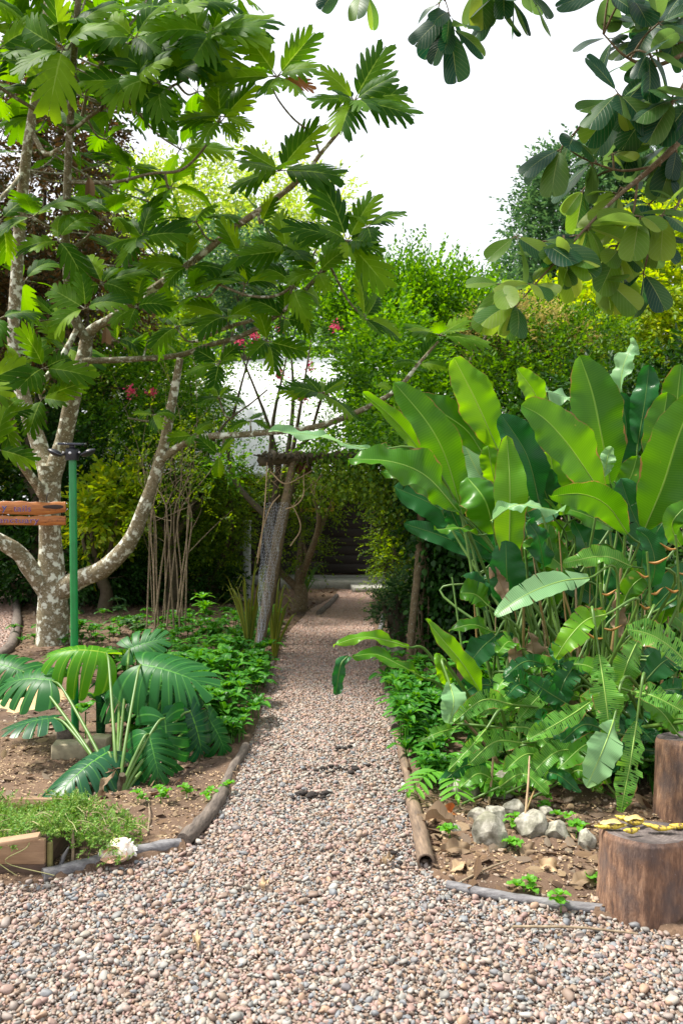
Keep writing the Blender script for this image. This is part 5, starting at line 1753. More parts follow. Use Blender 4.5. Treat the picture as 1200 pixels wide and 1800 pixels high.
    for pts, w, mk, kw in A:
        kw = dict(kw); st = kw.pop('stalk', True)
        kw['wave'] = kw.get('wave', .016)
        kw.setdefault('tears', r.choice([0, 0, 0, 0, 1])); kw.setdefault('nu', 32)
        hleaf(root, B, foot(), pts, w, mk, stalk=st, **kw)
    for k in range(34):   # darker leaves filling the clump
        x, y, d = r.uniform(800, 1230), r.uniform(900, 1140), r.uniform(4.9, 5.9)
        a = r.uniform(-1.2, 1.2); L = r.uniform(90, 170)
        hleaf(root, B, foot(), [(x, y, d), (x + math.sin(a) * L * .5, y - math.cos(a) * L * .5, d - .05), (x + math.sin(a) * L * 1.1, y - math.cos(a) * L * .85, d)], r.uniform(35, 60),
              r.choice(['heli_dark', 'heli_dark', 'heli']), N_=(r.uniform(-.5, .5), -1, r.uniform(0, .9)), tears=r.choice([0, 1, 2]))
    # bare stalks, green to brown
    for k in range(46):
        x = r.uniform(835, 1220); y = r.uniform(1270, 1345)
        f = G(x, y) * [1, 1, 0] - B
        e = P(x + r.uniform(-70, 50), r.uniform(930, 1160), f[1] + B[1] + r.uniform(-.2, .3)) - B
        sb = MB(); rr = r.uniform(.006, .014)
        tube(sb, [f, (f + e) / 2 + [r.uniform(-.05, .05), r.uniform(-.05, .05), 0], e], [rr, rr * .8, rr * .55], 7, 6, .03)
        sb.build('stalk', M[r.choice(['stalk', 'stalk', 'stalk_brown', 'stalk_brown', 'straw'])], root)
    # dry hanging leaves
    for (x, y, s, an) in ((862, 990, .22, .5), (905, 1120, .2, 0), (930, 1110, .18, .2), (1080, 1040, .26, .1), (1120, 1290, .35, 0), (1065, 1330, .3, .1), (1010, 1220, .25, -.1), (955, 1290, .35, .1), (1180, 1400, .3, .3)):
        mb = MB(); c = P(x, y, 4.5) - B
        blade(mb, [c, c + [math.sin(an) * s * .5, 0, -s * .5], c + [math.sin(an) * s * .9, -.03, -s]], .08, N_=(r.uniform(-.6, .6), -1, .1), nu=16, nv=3, wave=.03, fold=.5, twist=r.uniform(-1.5, 1.5), seed=int(x))
        mb.build('dry_leaf', M['dry'], root)
    # brown stalk debris around the feet
    for k in range(34):
        x = r.uniform(850, 1200); b = G(x, r.uniform(1290, 1385)) * [1, 1, 0] - B
        an = r.uniform(-.8, .8); h = r.uniform(.15, .6)
        e = b + [math.sin(an) * h, r.uniform(-.15, .1), math.cos(an) * h]
        mb = MB()
        blade(mb, [b, (b + e) / 2 + [r.uniform(-.04, .04), 0, 0], e], r.uniform(.02, .05), N_=(r.uniform(-.6, .6), -1, .1), nu=10, nv=2, wave=.012, fold=.6, seed=k,
              prof=lambda t: .5 + .5 * np.sin(3 * t + 1))
        mb.build('dead_stalk', M[r.choice(['dry', 'straw', 'dry'])], root)
    # drooping orange-brown flower bracts
    M['bract'] = simple('flower_bract', (0.46, 0.22, 0.04), .5, c2=(0.22, 0.12, 0.03), vs=25)
    for (x, y, ax, n) in ((1058, 1085, 0, 4), (1140, 1030, 1, 4), (1190, 1000, 1, 3)):
        sm = MB(); dd = 4.15
        p0 = P(x, y + 85, dd + .05) - B; p1 = P(x - 4, y - 60, dd) - B
        c = spline([p0, (p0 + p1) / 2 + [.01, 0, 0], p1], 12)
        tube(sm, c, .007, 6, 1, smooth_path=False)
        st = sm.build('flower_stem', M['stalk'], root)
        for k in range(n):
            q = c[len(c) // 3 + int((k + r.random() * .6) * len(c) * .6 / n)]
            sd = 1 if k % 2 else -1
            t = q + np.array([sd * r.uniform(.05, .09), r.uniform(-.05, .02), r.uniform(.0, .03)])
            fm = MB(); tube(fm, [q, q * .5 + t * .5 - [0, 0, .014], t, t + [sd * .015, 0, .01]], [.005, .012, .005, .001], 6, 5, .08, flat=.6)
            fm.build('bract', M['bract'], st)

    # --- torn leaf clump lower down
    B2 = G(1090, 1400); B2[2] = 0
    root2 = empty('torn_leaf_clump', B2, 'low clump of torn and holed green leaves above the tree stump', 'plant')

    def foot2():
        return G(r.uniform(960, 1230), r.uniform(1310, 1370)) * [1, 1, 0]
    T = [
        ([(1035, 1016, 4.2), (985, 1022, 4.1), (925, 1045, 4.0), (868, 1082, 4.0)], 52, 'heli_pale', dict(N_=(.1, -.75, .7), tears=5, shred=.1, wave=.006)),
        ([(1110, 996, 4.3), (1060, 978, 4.3), (988, 990, 4.3)], 44, 'torn', dict(N_=(0, -.8, .5), tears=10, shred=.4)),
        ([(1065, 1080, 3.9), (1030, 1090, 3.85), (1000, 1120, 3.8), (975, 1158, 3.8)], 56, 'heli_bright', dict(N_=(-.2, -.9, .5), tears=9, shred=.35)),
        ([(1225, 1185, 3.6), (1180, 1140, 3.6), (1140, 1115, 3.6), (1098, 1105, 3.6)], 66, 'torn', dict(N_=(0, -.8, .6), tears=14, hole=.3, shred=.25)),
        ([(1052, 1150, 3.8), (1062, 1215, 3.7), (1072, 1300, 3.65)], 62, 'torn', dict(N_=(0, -1, .25), tears=15, shred=.35, hole=.2)),
        ([(1078, 1265, 3.65), (1062, 1310, 3.55), (1030, 1384, 3.5)], 58, 'heli_pale', dict(N_=(.1, -1, .3), tears=3, shred=.1)),
        ([(1118, 1268, 3.7), (1106, 1345, 3.6), (1090, 1428, 3.55)], 52, 'torn', dict(N_=(0, -1, .2), tears=14, shred=.4, hole=.25)),
        ([(1040, 1232, 3.9), (995, 1262, 3.85), (925, 1302, 3.8)], 46, 'torn', dict(N_=(0, -.8, .6), tears=10, shred=.35, hole=.2)),
        ([(1108, 1215, 3.8), (1150, 1225, 3.7), (1220, 1262, 3.65)], 50, 'torn', dict(N_=(0, -.8, .6), tears=9, hole=.3, shred=.3)),
        ([(1120, 1125, 4.0), (1100, 1170, 3.9), (1086, 1222, 3.9)], 58, 'torn', dict(N_=(.2, -1, .3), tears=5, shred=.2)),
        ([(1190, 1290, 3.9), (1160, 1250, 3.9), (1120, 1225, 3.9)], 46, 'heli', dict(N_=(0, -.8, .6), tears=2)),
        ([(1130, 1200, 4.2), (1170, 1160, 4.2), (1215, 1150, 4.2)], 50, 'heli_dark', dict(tears=3)),
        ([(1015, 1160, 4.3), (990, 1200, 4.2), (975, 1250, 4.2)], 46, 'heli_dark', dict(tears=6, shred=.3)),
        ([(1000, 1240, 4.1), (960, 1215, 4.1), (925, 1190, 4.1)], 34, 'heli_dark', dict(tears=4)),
        ([(1090, 1070, 4.4), (1110, 1030, 4.4), (1150, 1000, 4.4)], 40, 'heli', dict(tears=2)),
    ]
    for k in range(44):
        x, y = r.uniform(870, 1220), r.uniform(1130, 1345); d = 4.5 - (y - 1130) / 200 * .55 + r.uniform(-.1, .3)
        a = r.uniform(-1.9, 1.9); L_ = r.uniform(80, 140)
        T.append(([(x, y, d), (x + math.sin(a) * L_ * .5, y - math.cos(a) * L_ * .15, d - .08), (x + math.sin(a) * L_, y - math.cos(a) * L_ * .4 + L_ * .45, d - .15)], r.uniform(30, 50),
                  r.choice(['torn', 'heli_dark', 'heli_dark', 'heli']), dict(N_=(r.uniform(-.4, .4), -.8, r.uniform(.3, 1)), tears=r.choice([2, 4, 9]), shred=r.uniform(.1, .4), hole=r.choice([0, .15]))))
    for k in range(20):
        x, y = r.uniform(850, 1130), r.uniform(1300, 1385); d = 1.5 * F / (y + 55 - HY) + .1
        a = r.uniform(-1.9, 1.9); L_ = r.uniform(60, 110)
        T.append(([(x, y, d), (x + math.sin(a) * L_ * .5, y - L_ * .22, d - .05), (x + math.sin(a) * L_, y + L_ * .12, d - .1)], r.uniform(26, 40),
                  r.choice(['torn', 'heli_dark', 'heli']), dict(N_=(r.uniform(-.4, .4), -.8, r.uniform(.3, 1)), tears=r.choice([1, 4, 9]), shred=r.uniform(.1, .4))))
    for pts, w, mk, kw in T:
        kw = dict(kw); kw['nu'] = 84; kw['nv'] = 8; kw.setdefault('wave', .012)
        hleaf(root2, B2, foot2(), pts, w, mk, **kw)

    # --- small clump at the path side
    B3 = G(905, 1365); B3[2] = 0
    root3 = empty('young_heliconia', B3, 'young heliconia with a bright upright spear leaf leaning over the gravel', 'heliconia')
    ft = [G(x, y) * [1, 1, 0] for x, y in ((915, 1380), (895, 1370), (880, 1350), (870, 1340), (905, 1350))]
    S = [
        ([(850, 1228, 4.2), (815, 1170, 4.15), (782, 1130, 4.1), (747, 1088, 4.1)], 34, 'heli_bright', dict(fold=.5, N_=(.3, -.9, .4)), 0),
        ([(788, 1208, 4.4), (776, 1175, 4.35), (768, 1148, 4.35)], 26, 'heli_bright', dict(fold=.4), 1),
        ([(718, 1138, 4.4), (680, 1126, 4.3), (635, 1120, 4.25), (586, 1134, 4.2)], 24, 'heli_bright', dict(N_=(0, -.75, .8)), 2),
        ([(745, 1192, 4.4), (700, 1168, 4.3), (660, 1150, 4.3), (618, 1154, 4.25)], 26, 'heli', dict(N_=(0, -.6, .8)), 3),
        ([(612, 1153, 4.25), (598, 1170, 4.22), (590, 1222, 4.2)], 24, 'heli_dark', dict(N_=(.3, -1, .1), stalk=False), 3),
        ([(790, 1203, 4.1), (797, 1235, 4.0), (788, 1272, 4.0)], 46, 'heli_pale', dict(N_=(.1, -1, .4)), 4),
        ([(870, 1118, 4.6), (845, 1140, 4.5), (820, 1172, 4.5)], 46, 'heli_dark', dict(N_=(-.2, -.9, .5)), 4),
        ([(868, 1112, 4.7), (830, 1098, 4.6), (788, 1108, 4.6)], 30, 'heli', dict(N_=(0, -.7, .8)), 1),
        ([(868, 1242, 4.2), (895, 1240, 4.2), (925, 1225, 4.2)], 28, 'torn', dict(N_=(0, -.6, .8), tears=4), 0),
        ([(905, 1200, 4.3), (880, 1230, 4.2), (838, 1262, 4.2)], 34, 'torn', dict(N_=(0, -.8, .6), tears=10, shred=.5), 0),
        ([(855, 1280, 3.95), (825, 1315, 3.85), (787, 1355, 3.8)], 30, 'torn', dict(N_=(0, -.8, .7), tears=18, shred=.7), 4),
        ([(800, 1280, 4.3), (765, 1290, 4.2), (735, 1305, 4.2)], 28, 'torn', dict(N_=(0, -.7, .8), tears=10, shred=.5), 2),
    ]
    for pts, w, mk, kw, fi in S:
        kw = dict(kw); st = kw.pop('stalk', True); kw['nu'] = 30
        hleaf(root3, B3, ft[fi], pts, w, mk, stalk=st, sw=.012, **kw)


heliconias()


# ---------------------------------------------------------------- monstera by the green post
def monstera():
    B = G(212, 1395); B[2] = 0
    root = empty('monstera_plant', B, 'monstera with big deeply slit leaves beside the green lamp post', 'monstera')
    # leaf: attach point px, direction, face normal, size, material, template, bend
    L = [
        ((188, 1148, 4.9), (-.85, -.25, .28), (.15, -.45, .75), .40, 'monstera_bright', 0, dict(droop=.9, side_droop=.9, fold=.0), 'bright yellow green leaf arching over at the top'),
        ((92, 1196, 4.8), (-.8, .1, .12), (.1, -.5, .8), .38, 'monstera', 1, dict(droop=.7, side_droop=.5), None),
        ((248, 1168, 4.8), (.85, -.3, -.05), (.05, -.62, .78), .46, 'monstera', 3, dict(droop=.55, side_droop=.7), 'broad glossy leaf on the right with a torn spot'),
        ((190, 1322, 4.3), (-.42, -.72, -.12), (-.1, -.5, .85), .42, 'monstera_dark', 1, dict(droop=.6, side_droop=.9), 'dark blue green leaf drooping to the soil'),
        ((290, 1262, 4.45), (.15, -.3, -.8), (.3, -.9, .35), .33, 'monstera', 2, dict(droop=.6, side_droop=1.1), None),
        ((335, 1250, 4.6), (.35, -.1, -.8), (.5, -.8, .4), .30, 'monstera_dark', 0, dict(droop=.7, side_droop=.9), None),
        ((210, 1205, 5.2), (.3, -.5, .0), (0, -.5, .9), .36, 'monstera', 2, dict(droop=.6, side_droop=.8), None),
        ((96, 1262, 4.6), (-.8, -.35, .05), (0, -.1, 1), .28, 'monstera_dark', 0, dict(droop=.5, side_droop=.4), None),
        ((228, 1140, 5.3), (.9, .1, .35), (0, -.7, .7), .26, 'monstera', 2, dict(droop=.4, side_droop=.3), None),
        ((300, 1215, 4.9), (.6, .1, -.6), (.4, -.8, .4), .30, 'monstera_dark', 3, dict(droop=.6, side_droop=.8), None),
        ((262, 1290, 4.35), (.3, -.5, -.55), (.2, -.8, .5), .27, 'monstera', 1, dict(droop=.7, side_droop=1.0), None),
        ((366, 1262, 4.8), (.5, -.2, -.6), (.5, -.7, .5), .26, 'monstera', 0, dict(droop=.7, side_droop=.9), None),
        ((40, 1180, 5.0), (-.7, .1, .25), (.1, -.6, .7), .34, 'monstera', 2, dict(droop=.6, side_droop=.7), None),
    ]
    for (a, d, n, s, mk, ti, kw, lab) in L:
        p = P(*a) - B
        lf = MB(); put(lf, MO[ti], p, d, n, s, **kw)
        o = lf.build('leaf', M[mk], root)
        if lab: tag(o, lab)
        e = np.array([p[0] * .25, p[1] * .2, p[2] * .35])
        sb = MB(); tube(sb, [[p[0] * .06, 0, 0], e, [p[0] * .8, p[1] * .8, p[2] * .9 + .01], p], [.013, .010, .008, .005], 8, 6, .03)
        sb.build('stalk', M['stalk'], o)
    mb = MB(); tube(mb, [[-.02, 0, -.02], [0, .02, .05], [.01, 0, .10]], [.026, .024, .015], 9, 5, .15)
    mb.build('root_crown', M['bark_dark'], root)
    mb = MB()
    for k in range(5):
        an = rng.uniform(0, 6.28); c = np.array([math.cos(an) * .04, math.sin(an) * .05, .12])
        blade(mb, [c, c + [math.cos(an) * .08, math.sin(an) * .08, -.02], c + [math.cos(an) * .10, math.sin(an) * .10, -.11]], .035, N_=(0, -1, .4), nu=9, nv=2, wave=.02, seed=k)
    mb.build('dead_sheath', M['dry'], root)


monstera()

# ---------------------------------------------------------------- green lamp post
M['greenpaint'] = simple('green_gloss_paint', (0.012, 0.24, 0.06), 0.28, c2=(0.01, 0.16, 0.04), vs=7, bumpk=.06)
M['blackplastic'] = simple('black_plastic', (0.010, 0.011, 0.016), 0.45, var=.1, bumpk=.05)
M['block'] = simple('concrete_block', (0.42, 0.37, 0.25), .95, c2=(0.25, 0.22, 0.15), vs=22, bumpk=.6)


def lamp_post():
    D = 5.25
    B = G(133, 1306); B[2] = 0
    root = empty('solar_lamp_post', B, 'bright green post carrying a black twin head solar lamp', 'lamp post')
    q = lambda x, y, d=D: P(x, y, d) - B
    mb = MB(); tube(mb, [q(133, 1312), q(131, 1100), q(129.5, 950), q(128, 808)], 13.2 * D / F / 2, 20, 6)
    mb.build('pole', M['greenpaint'], root)
    hd = MB(); c = q(127.5, 797)
    tube(hd, [c - [0, 0, .045], c - [0, 0, .01], c + [0, 0, .022], c + [0, 0, .034]], [.042, .046, .044, .036], 20, 3)
    h = hd.build('lamp_body', M['blackplastic'], root)
    s = MB(); v, f = ico(2); s.add(v * [.010, .008, .009] + c + [0, -.047, .0], f)
    for sx in (-1, 1): s.add(v * .007 + c + [sx * .052, -.02, .006], f)
    ww, nt, bs, out = mat('sensor_white'); bs.inputs['Base Color'].default_value = (.7, .72, .75, 1); bs.inputs['Roughness'].default_value = .2
    s.build('sensor', ww, h)
    pn = MB(); box(pn, c + [0.0, 0, .063], [.158, .105, .013], tilt=(math.radians(6), math.radians(1.5)))
    box(pn, c + [0, 0, .046], [.03, .03, .03])
    pn.build('solar_panel', simple('solar_cell', (0.03, 0.035, 0.055), .15, var=.2, vs=3, bumpk=0), root)
    for sx in (-1, 1):
        l = MB()
        cc = c + [sx * .108, -.01, .004]
        v, f = ico(3)
        vv = v * [.050, .042, .021]
        R = np.array(Matrix.Rotation(-sx * math.radians(24), 3, 'Y'))
        l.add(vv @ R.T + cc, f)
        vv = v * [.043, .036, .012] - [0, 0, .014]
        tube(l, [c + [sx * .04, 0, 0], cc - [sx * .04, 0, .012]], .010, 8, 2)
        lh = l.build('lamp_head', M['blackplastic'], root)
        rr = MB(); an = np.linspace(0, 2 * np.pi, 24)
        ring = np.stack([np.cos(an) * .0505, np.sin(an) * .0425, an * 0 + .003], 1) @ R.T + cc
        tube(rr, ring, .0025, 5, 1, cap=False, smooth_path=False); rr.build('rim', simple('grey_plastic', (.10, .11, .14), .3), lh)


lamp_post()


def block(x, y, size, rz, label, mk='block', z=0.0):
    b = G(x, y); mb = MB(); box(mb, b + [0, 0, z + size[2] / 2], size, rz, bev=.006)
    tag(mb.build('concrete_block', M[mk], origin=b), label, 'block', 'blocks holding the green post')


block(125, 1338, (.20, .12, .115), .12, 'larger tan concrete block in front of the green post foot')
block(115, 1318, (.085, .08, .15), .1, 'small upright brown block left of the green post', 'log')
block(178, 1322, (.12, .10, .10), -.2, 'tan concrete block right of the green post behind the monstera stem')

# ---------------------------------------------------------------- sand mound
def mound():
    c = G(58, 1232); mb = MB()
    n = 40; r_ = np.linspace(0, 1, 14); an = np.linspace(0, 2 * np.pi, n, endpoint=False)
    R, A = np.meshgrid(r_, an, indexing='ij')
    x = np.cos(A) * R * .36; y = np.sin(A) * R * .42
    p = np.stack([x, y, x], -1)
    z = .14 * np.exp(-(R * 1.7) ** 2) * (1 + .3 * wob(p, 6)) + .004 * wob(p, 40) - .02 * R
    mb.add(np.stack([x, y, z + .012], -1), grid_faces(14, n, True))
    o = mb.build('sand_mound', simple('yellow_sand', (0.62, 0.47, 0.24), .95, c2=(0.42, 0.26, 0.14), vs=9, bumpk=.5)); o.location = c
    tag(o, 'small heap of pale yellow sand left of the green post', 'sand heap')


mound()


# ---------------------------------------------------------------- trailing wooden sign hung on the tree
def sign():
    D = 8.25
    B = P(40, 900, D)
    root = empty('hanging_sign', B, 'orange brown two board wooden sign on the breadfruit trunk reading tails sanctuary', 'sign')
    wm, nt, bs, out = mat('stained_board')
    tc = N(nt, 'ShaderNodeTexCoord'); mp = N(nt, 'ShaderNodeMapping'); mp.inputs['Scale'].default_value = (2, 4, 22)
    nt.links.new(tc.outputs['Object'], mp.inputs[0])
    nz = noise_n(nt, 3, 6, .65, mp.outputs[0])
    nt.links.new(ramp(nt, nz, [(.3, (0.20, 0.055, 0.012)), (.5, (0.42, 0.14, 0.03)), (.75, (0.58, 0.24, 0.06))]), bs.inputs['Base Color'])
    bs.inputs['Roughness'].default_value = .45
    bump(nt, bs, nz, .3, .004)
    for k, (ya, yb, nm, amp) in enumerate(((882, 906, 'board', .006), (907, 923, 'board', .003))):
        mb = MB(); nx = 60
        xs = np.linspace(-190, 116, nx)
        top = np.array([P(x, ya, D)[2] + amp * math.sin(x * .06 + k * 2) + .004 * math.sin(x * .21) for x in xs]) - B[2]
        bot = np.array([P(x, yb - (1 if k == 0 else 0), D)[2] + amp * math.sin(x * .045 + 1) for x in xs]) - B[2]
        if k == 0:
            bot[xs > 70] += np.clip((xs[xs > 70] - 70) / 46, 0, 1) * .03
        X = np.array([P(x, ya, D)[0] for x in xs]) - B[0]
        ring = np.stack([np.stack([X, X * 0 + yy, zz], -1) for yy, zz in ((-.012, bot + .004), (-.012, top - .004), (-.008, top), (.012, top), (.012, bot), (-.008, bot))], 1)
        mb.add(ring, grid_faces(nx, 6, True))
        for e in (0, nx - 1):
            v = np.vstack([ring[e], ring[e].mean(0)]); kx = np.arange(6)
            f = np.stack([kx, (kx + 1) % 6, np.full(6, 6)], 1); mb.add(v, f if e else f[:, ::-1])
        mb.build(nm, wm, root)
    dk, nt, bs, out = mat('knot_stain'); bs.inputs['Base Color'].default_value = (.03, .012, .008, 1); bs.inputs['Roughness'].default_value = .5
    kn = MB(); v, f = ico(2)
    for dx, s in ((98, 1.0), (86, .75)):
        kn.add(v * [.085 * s, .0025, .024 * s] + (P(dx, 891, D - .0125) - B), f)
    kn.build('knot', dk, root)
    # small scorched cracks
    cr = MB(); r = random.Random(2)
    for k in range(15):
        x, y = r.uniform(0, 112), r.choice([r.uniform(896, 904), r.uniform(910, 920)])
        p = P(x, y, D - .0128) - B
        tube(cr, [p, p + [.012, 0, r.uniform(-.006, .006)], p + [.026, 0, r.uniform(-.008, .008)]], .0011, 4, 1, cap=False, smooth_path=False)
        tube(cr, [p + [.012, 0, 0], p + [.010 + r.uniform(0, .01), 0, .012]], .001, 4, 1, cap=False, smooth_path=False)
    cr.build('cracks', dk, root)
    cols = {'p': (0.10, 0.015, 0.18), 'b': (0.02, 0.05, 0.30), 'o': (0.85, 0.16, 0.02)}
    mats = {}
    for c, v_ in cols.items():
        m_, nt, bs, out = mat('letter_paint_' + {'p': 'purple', 'b': 'blue', 'o': 'orange'}[c]); bs.inputs['Base Color'].default_value = (*v_, 1); bs.inputs['Roughness'].default_value = .4; mats[c] = m_
    lm, nt, bs, out = mat('letter_outline'); bs.inputs['Base Color'].default_value = (.62, .50, .55, 1)

    def text(s, x, y, size, m, x2):
        for off, mm, yy in ((.011, lm, -.0128), (.001, m, -.0140)):
            cu = bpy.data.curves.new('t', 'FONT'); cu.body = s; cu.size = size; cu.offset = off * size * 1.6; cu.extrude = .0005; cu.space_character = 1.12
            ob = bpy.data.objects.new('t', cu); COL.objects.link(ob)
            bpy.context.view_layer.update()
            me = bpy.data.meshes.new_from_object(ob.evaluated_get(bpy.context.evaluated_depsgraph_get()))
            bpy.data.objects.remove(ob)
            n = len(me.vertices); co = np.zeros(n * 3); me.vertices.foreach_get('co', co); co = co.reshape(-1, 3)
            p = P(x, y, D) - B; w = (x2 - x) * D / F
            sx = w / (co[:, 0].max() - co[:, 0].min())
            vv = np.stack([(co[:, 0] - co[:, 0].min()) * sx + p[0], co[:, 2] * 1 + yy, co[:, 1] + p[2]], 1)
            me.vertices.foreach_set('co', vv.astype(np.float32).ravel()); me.materials.clear(); me.materials.append(mm)
            o = bpy.data.objects.new('lettering', me); COL.objects.link(o); o.parent = root
    text('y', 5, 897, .10, mats['b'], 13.5)
    text('k', -6, 897, .10, mats['o'], 4.5)
    text('tails', 25, 899, .092, mats['p'], 56)
    text('sanctuary', -8, 919, .082, mats['p'], 70)
    hk = MB(); p = P(83, 878, D) - B
    tube(hk, [p + [0, .01, -.03], p + [0, -.012, 0], p + [0, .02, .06], p + [0, .1, .07]], .004, 6, 4); hk.build('hook', M['blackplastic'], root)


sign()


# ---------------------------------------------------------------- stumps and banana peel
def stump_mat():
    m, nt, bs, out = mat('old_stump_wood')
    tc = N(nt, 'ShaderNodeTexCoord'); mp = N(nt, 'ShaderNodeMapping'); mp.inputs['Scale'].default_value = (14, 14, 3.2)
    nt.links.new(tc.outputs['Object'], mp.inputs[0])
    n1 = noise_n(nt, 3.2, 7, .7, mp.outputs[0]); n2 = noise_n(nt, 7, 5, .6, tc.outputs['Object']); n3 = noise_n(nt, 22, 4, .6, mp.outputs[0])
    c = ramp(nt, n1, [(.28, (.045, .028, .022)), (.46, (.17, .09, .055)), (.62, (.33, .19, .115)), (.8, (.44, .31, .23))])
    c = mixc(nt, ramp(nt, n2, [(.45, (0, 0, 0)), (.62, (.75, .75, .75))]), c, (.10, .075, .07))
    c = mixc(nt, ramp(nt, n3, [(.66, (0, 0, 0)), (.74, (.6, .6, .6))]), c, (.5, .46, .42))
    nt.links.new(c, bs.inputs['Base Color']); bs.inputs['Roughness'].default_value = .85
    bump(nt, bs, math_n(nt, 'ADD', n1, math_n(nt, 'MULTIPLY', n3, .4)), .8, .012)
    return m


M['stump'] = stump_mat()
def top_mat():
    m, nt, bs, out = mat('stump_top_wood')
    tc = N(nt, 'ShaderNodeTexCoord')
    wv = N(nt, 'ShaderNodeTexWave', wave_type='RINGS', rings_direction='Z')
    wv.inputs['Scale'].default_value = 22; wv.inputs['Distortion'].default_value = 3.5; wv.inputs['Detail'].default_value = 3; wv.inputs['Detail Scale'].default_value = 1.4
    nt.links.new(tc.outputs['Object'], wv.inputs['Vector'])
    nz = noise_n(nt, 12, 6, .7, tc.outputs['Object'])
    c = ramp(nt, nz, [(.32, (.028, .022, .022)), (.5, (.10, .08, .075)), (.7, (.22, .185, .17))])
    c = mixc(nt, math_n(nt, 'MULTIPLY', wv.outputs['Fac'], .45), c, (.045, .033, .03))
    nt.links.new(c, bs.inputs['Base Color']); bs.inputs['Roughness'].default_value = .8
    bump(nt, bs, math_n(nt, 'ADD', nz, math_n(nt, 'MULTIPLY', wv.outputs['Fac'], .4)), .7, .006)
    return m


M['stump_top'] = top_mat()


def stump(c, r, h, seed, label, flare=1.06, lean=(0, 0), slope=-.13):
    root = empty('tree_stump', c, label, 'stump', 'tree stumps')
    n, k = 200, 60
    an = np.linspace(0, 2 * np.pi, n, endpoint=False); t = np.linspace(0, 1, k)
    A, T = np.meshgrid(an, t)
    q = np.stack([np.cos(A) * 1.2, np.sin(A) * 1.2, T * .5], -1)
    R = r * (1 + .07 * wob(q, 1.2, seed) + .022 * wob(np.stack([np.cos(A) * 3, np.sin(A) * 3, T * .3], -1), 2.0, seed) + .010 * wob(np.stack([np.cos(A) * 9, np.sin(A) * 9, T * .7], -1), 1.6, seed + 2) - .022 * np.clip(wob(np.stack([np.cos(A) * 14, np.sin(A) * 14, T * 1.1], -1), 1.3, seed + 5) - .45, 0, 1)) * (flare - (flare - 1) * np.clip(T * 1.4, 0, 1)) * (1 - .04 * np.clip((T - .95) / .05, 0, 1))
    V = np.stack([np.cos(A) * R + lean[0] * T, np.sin(A) * R + lean[1] * T, T * h + .005 * np.sin(A * 2 + seed) * T - .03 * (1 - T) + slope * np.sin(A) * R * T], -1)
    mb = MB(); mb.add(V, grid_faces(k, n, True)); mb.build('bark', M['stump'], root)
    top = V[-1]; cen = top.mean(0)
    rr = np.linspace(1, 0, 10)[:, None, None]
    W_ = cen + (top - cen)[None] * rr
    W_[..., 2] += .004 * wob(W_, 30) - .006 * (1 - rr[..., 0])
    W_[0, :, 2] = top[:, 2]
    mb = MB(); mb.add(W_, grid_faces(10, n, True)); mb.build('cut_top', M['stump_top'], root)
    return h


SB = G(1126, 1606); SB[2] = 0
SR = .165
SH = .287
TS = -.13      # the top slopes down to the back
SC = SB.copy(); SC[0] += 0.03; SC[1] += 0.05
stump(SC, SR, SH, 1.0, 'short wide tree stump with banana peels lying on its top')
C2 = np.array([0, 0, 0.]); C2[:] = G(1218, 1440); C2[2] = 0
stump(C2, .17, .38, 5.0, 'taller reddish stump half hidden behind the leaves at the right edge', lean=(.02, .05))


def peels():
    ym, nt, bs, out = mat('banana_peel'); tc = N(nt, 'ShaderNodeTexCoord')
    nz = noise_n(nt, 60, 4, .6, tc.outputs['Object'])
    nt.links.new(ramp(nt, nz, [(.38, (.08, .045, .02)), (.46, (.42, .30, .04)), (.56, (.66, .50, .05)), (.7, (.60, .50, .10))]), bs.inputs['Base Color']); bs.inputs['Roughness'].default_value = .5
    pm = simple('peel_inside', (.72, .55, .25), .7, c2=(.5, .33, .1), vs=40)
    z = SH + .006
    cx, cy = SC[0], SC[1]
    sp = [(-.125, -.01, .95 * .1, .115, 0.15, 'pale curled banana peel on the left of the stump top'), (-.075, -.075, .3, .06, 0, 'short banana peel piece at the front left of the stump top'),
          (-.02, .05, -.4, .10, .9, 'curved banana peel with its inside showing, middle of the stump top'), (.045, -.035, -.35, .11, .1, 'straight yellow banana peel at the front of the stump top'),
          (.135, .0, .1, .07, .2, 'yellow banana peel at the right edge of the stump top'), (-.03, .09, -.1, .08, .3, 'banana peel at the back of the stump top')]
    for i, (x, y, a, L, cv, lab) in enumerate(sp):
        o = np.array([cx + x, cy + y, z + TS * y])
        p = []
        for t in np.linspace(-1, 1, 9):
            p.append([math.cos(a + cv * t) * L * .55 * t, math.sin(a + cv * t) * L * .5 * t + cv * .02 * t * t, .011 + .008 * abs(t) * (i % 2)])
        mb = MB(); tube(mb, p, [.003, .009, .012, .014, .014, .013, .011, .008, .004], 9, 3, .22, seed=i, flat=.7)
        root = mb.build('banana_peel', ym, origin=(0, 0, 0)); root.location = o
        tag(root, lab, 'banana peel', 'banana peels on the stump')
        if i in (0, 2):
            m2 = MB(); blade(m2, [[-L * .45, 0, .022], [0, .002, .027], [L * .5, .004, .018]], .022, N_=(0, -.3, 1), nu=10, nv=3, wave=.004, fold=.4)
            m2.build('peel_inside', pm, root)


peels()


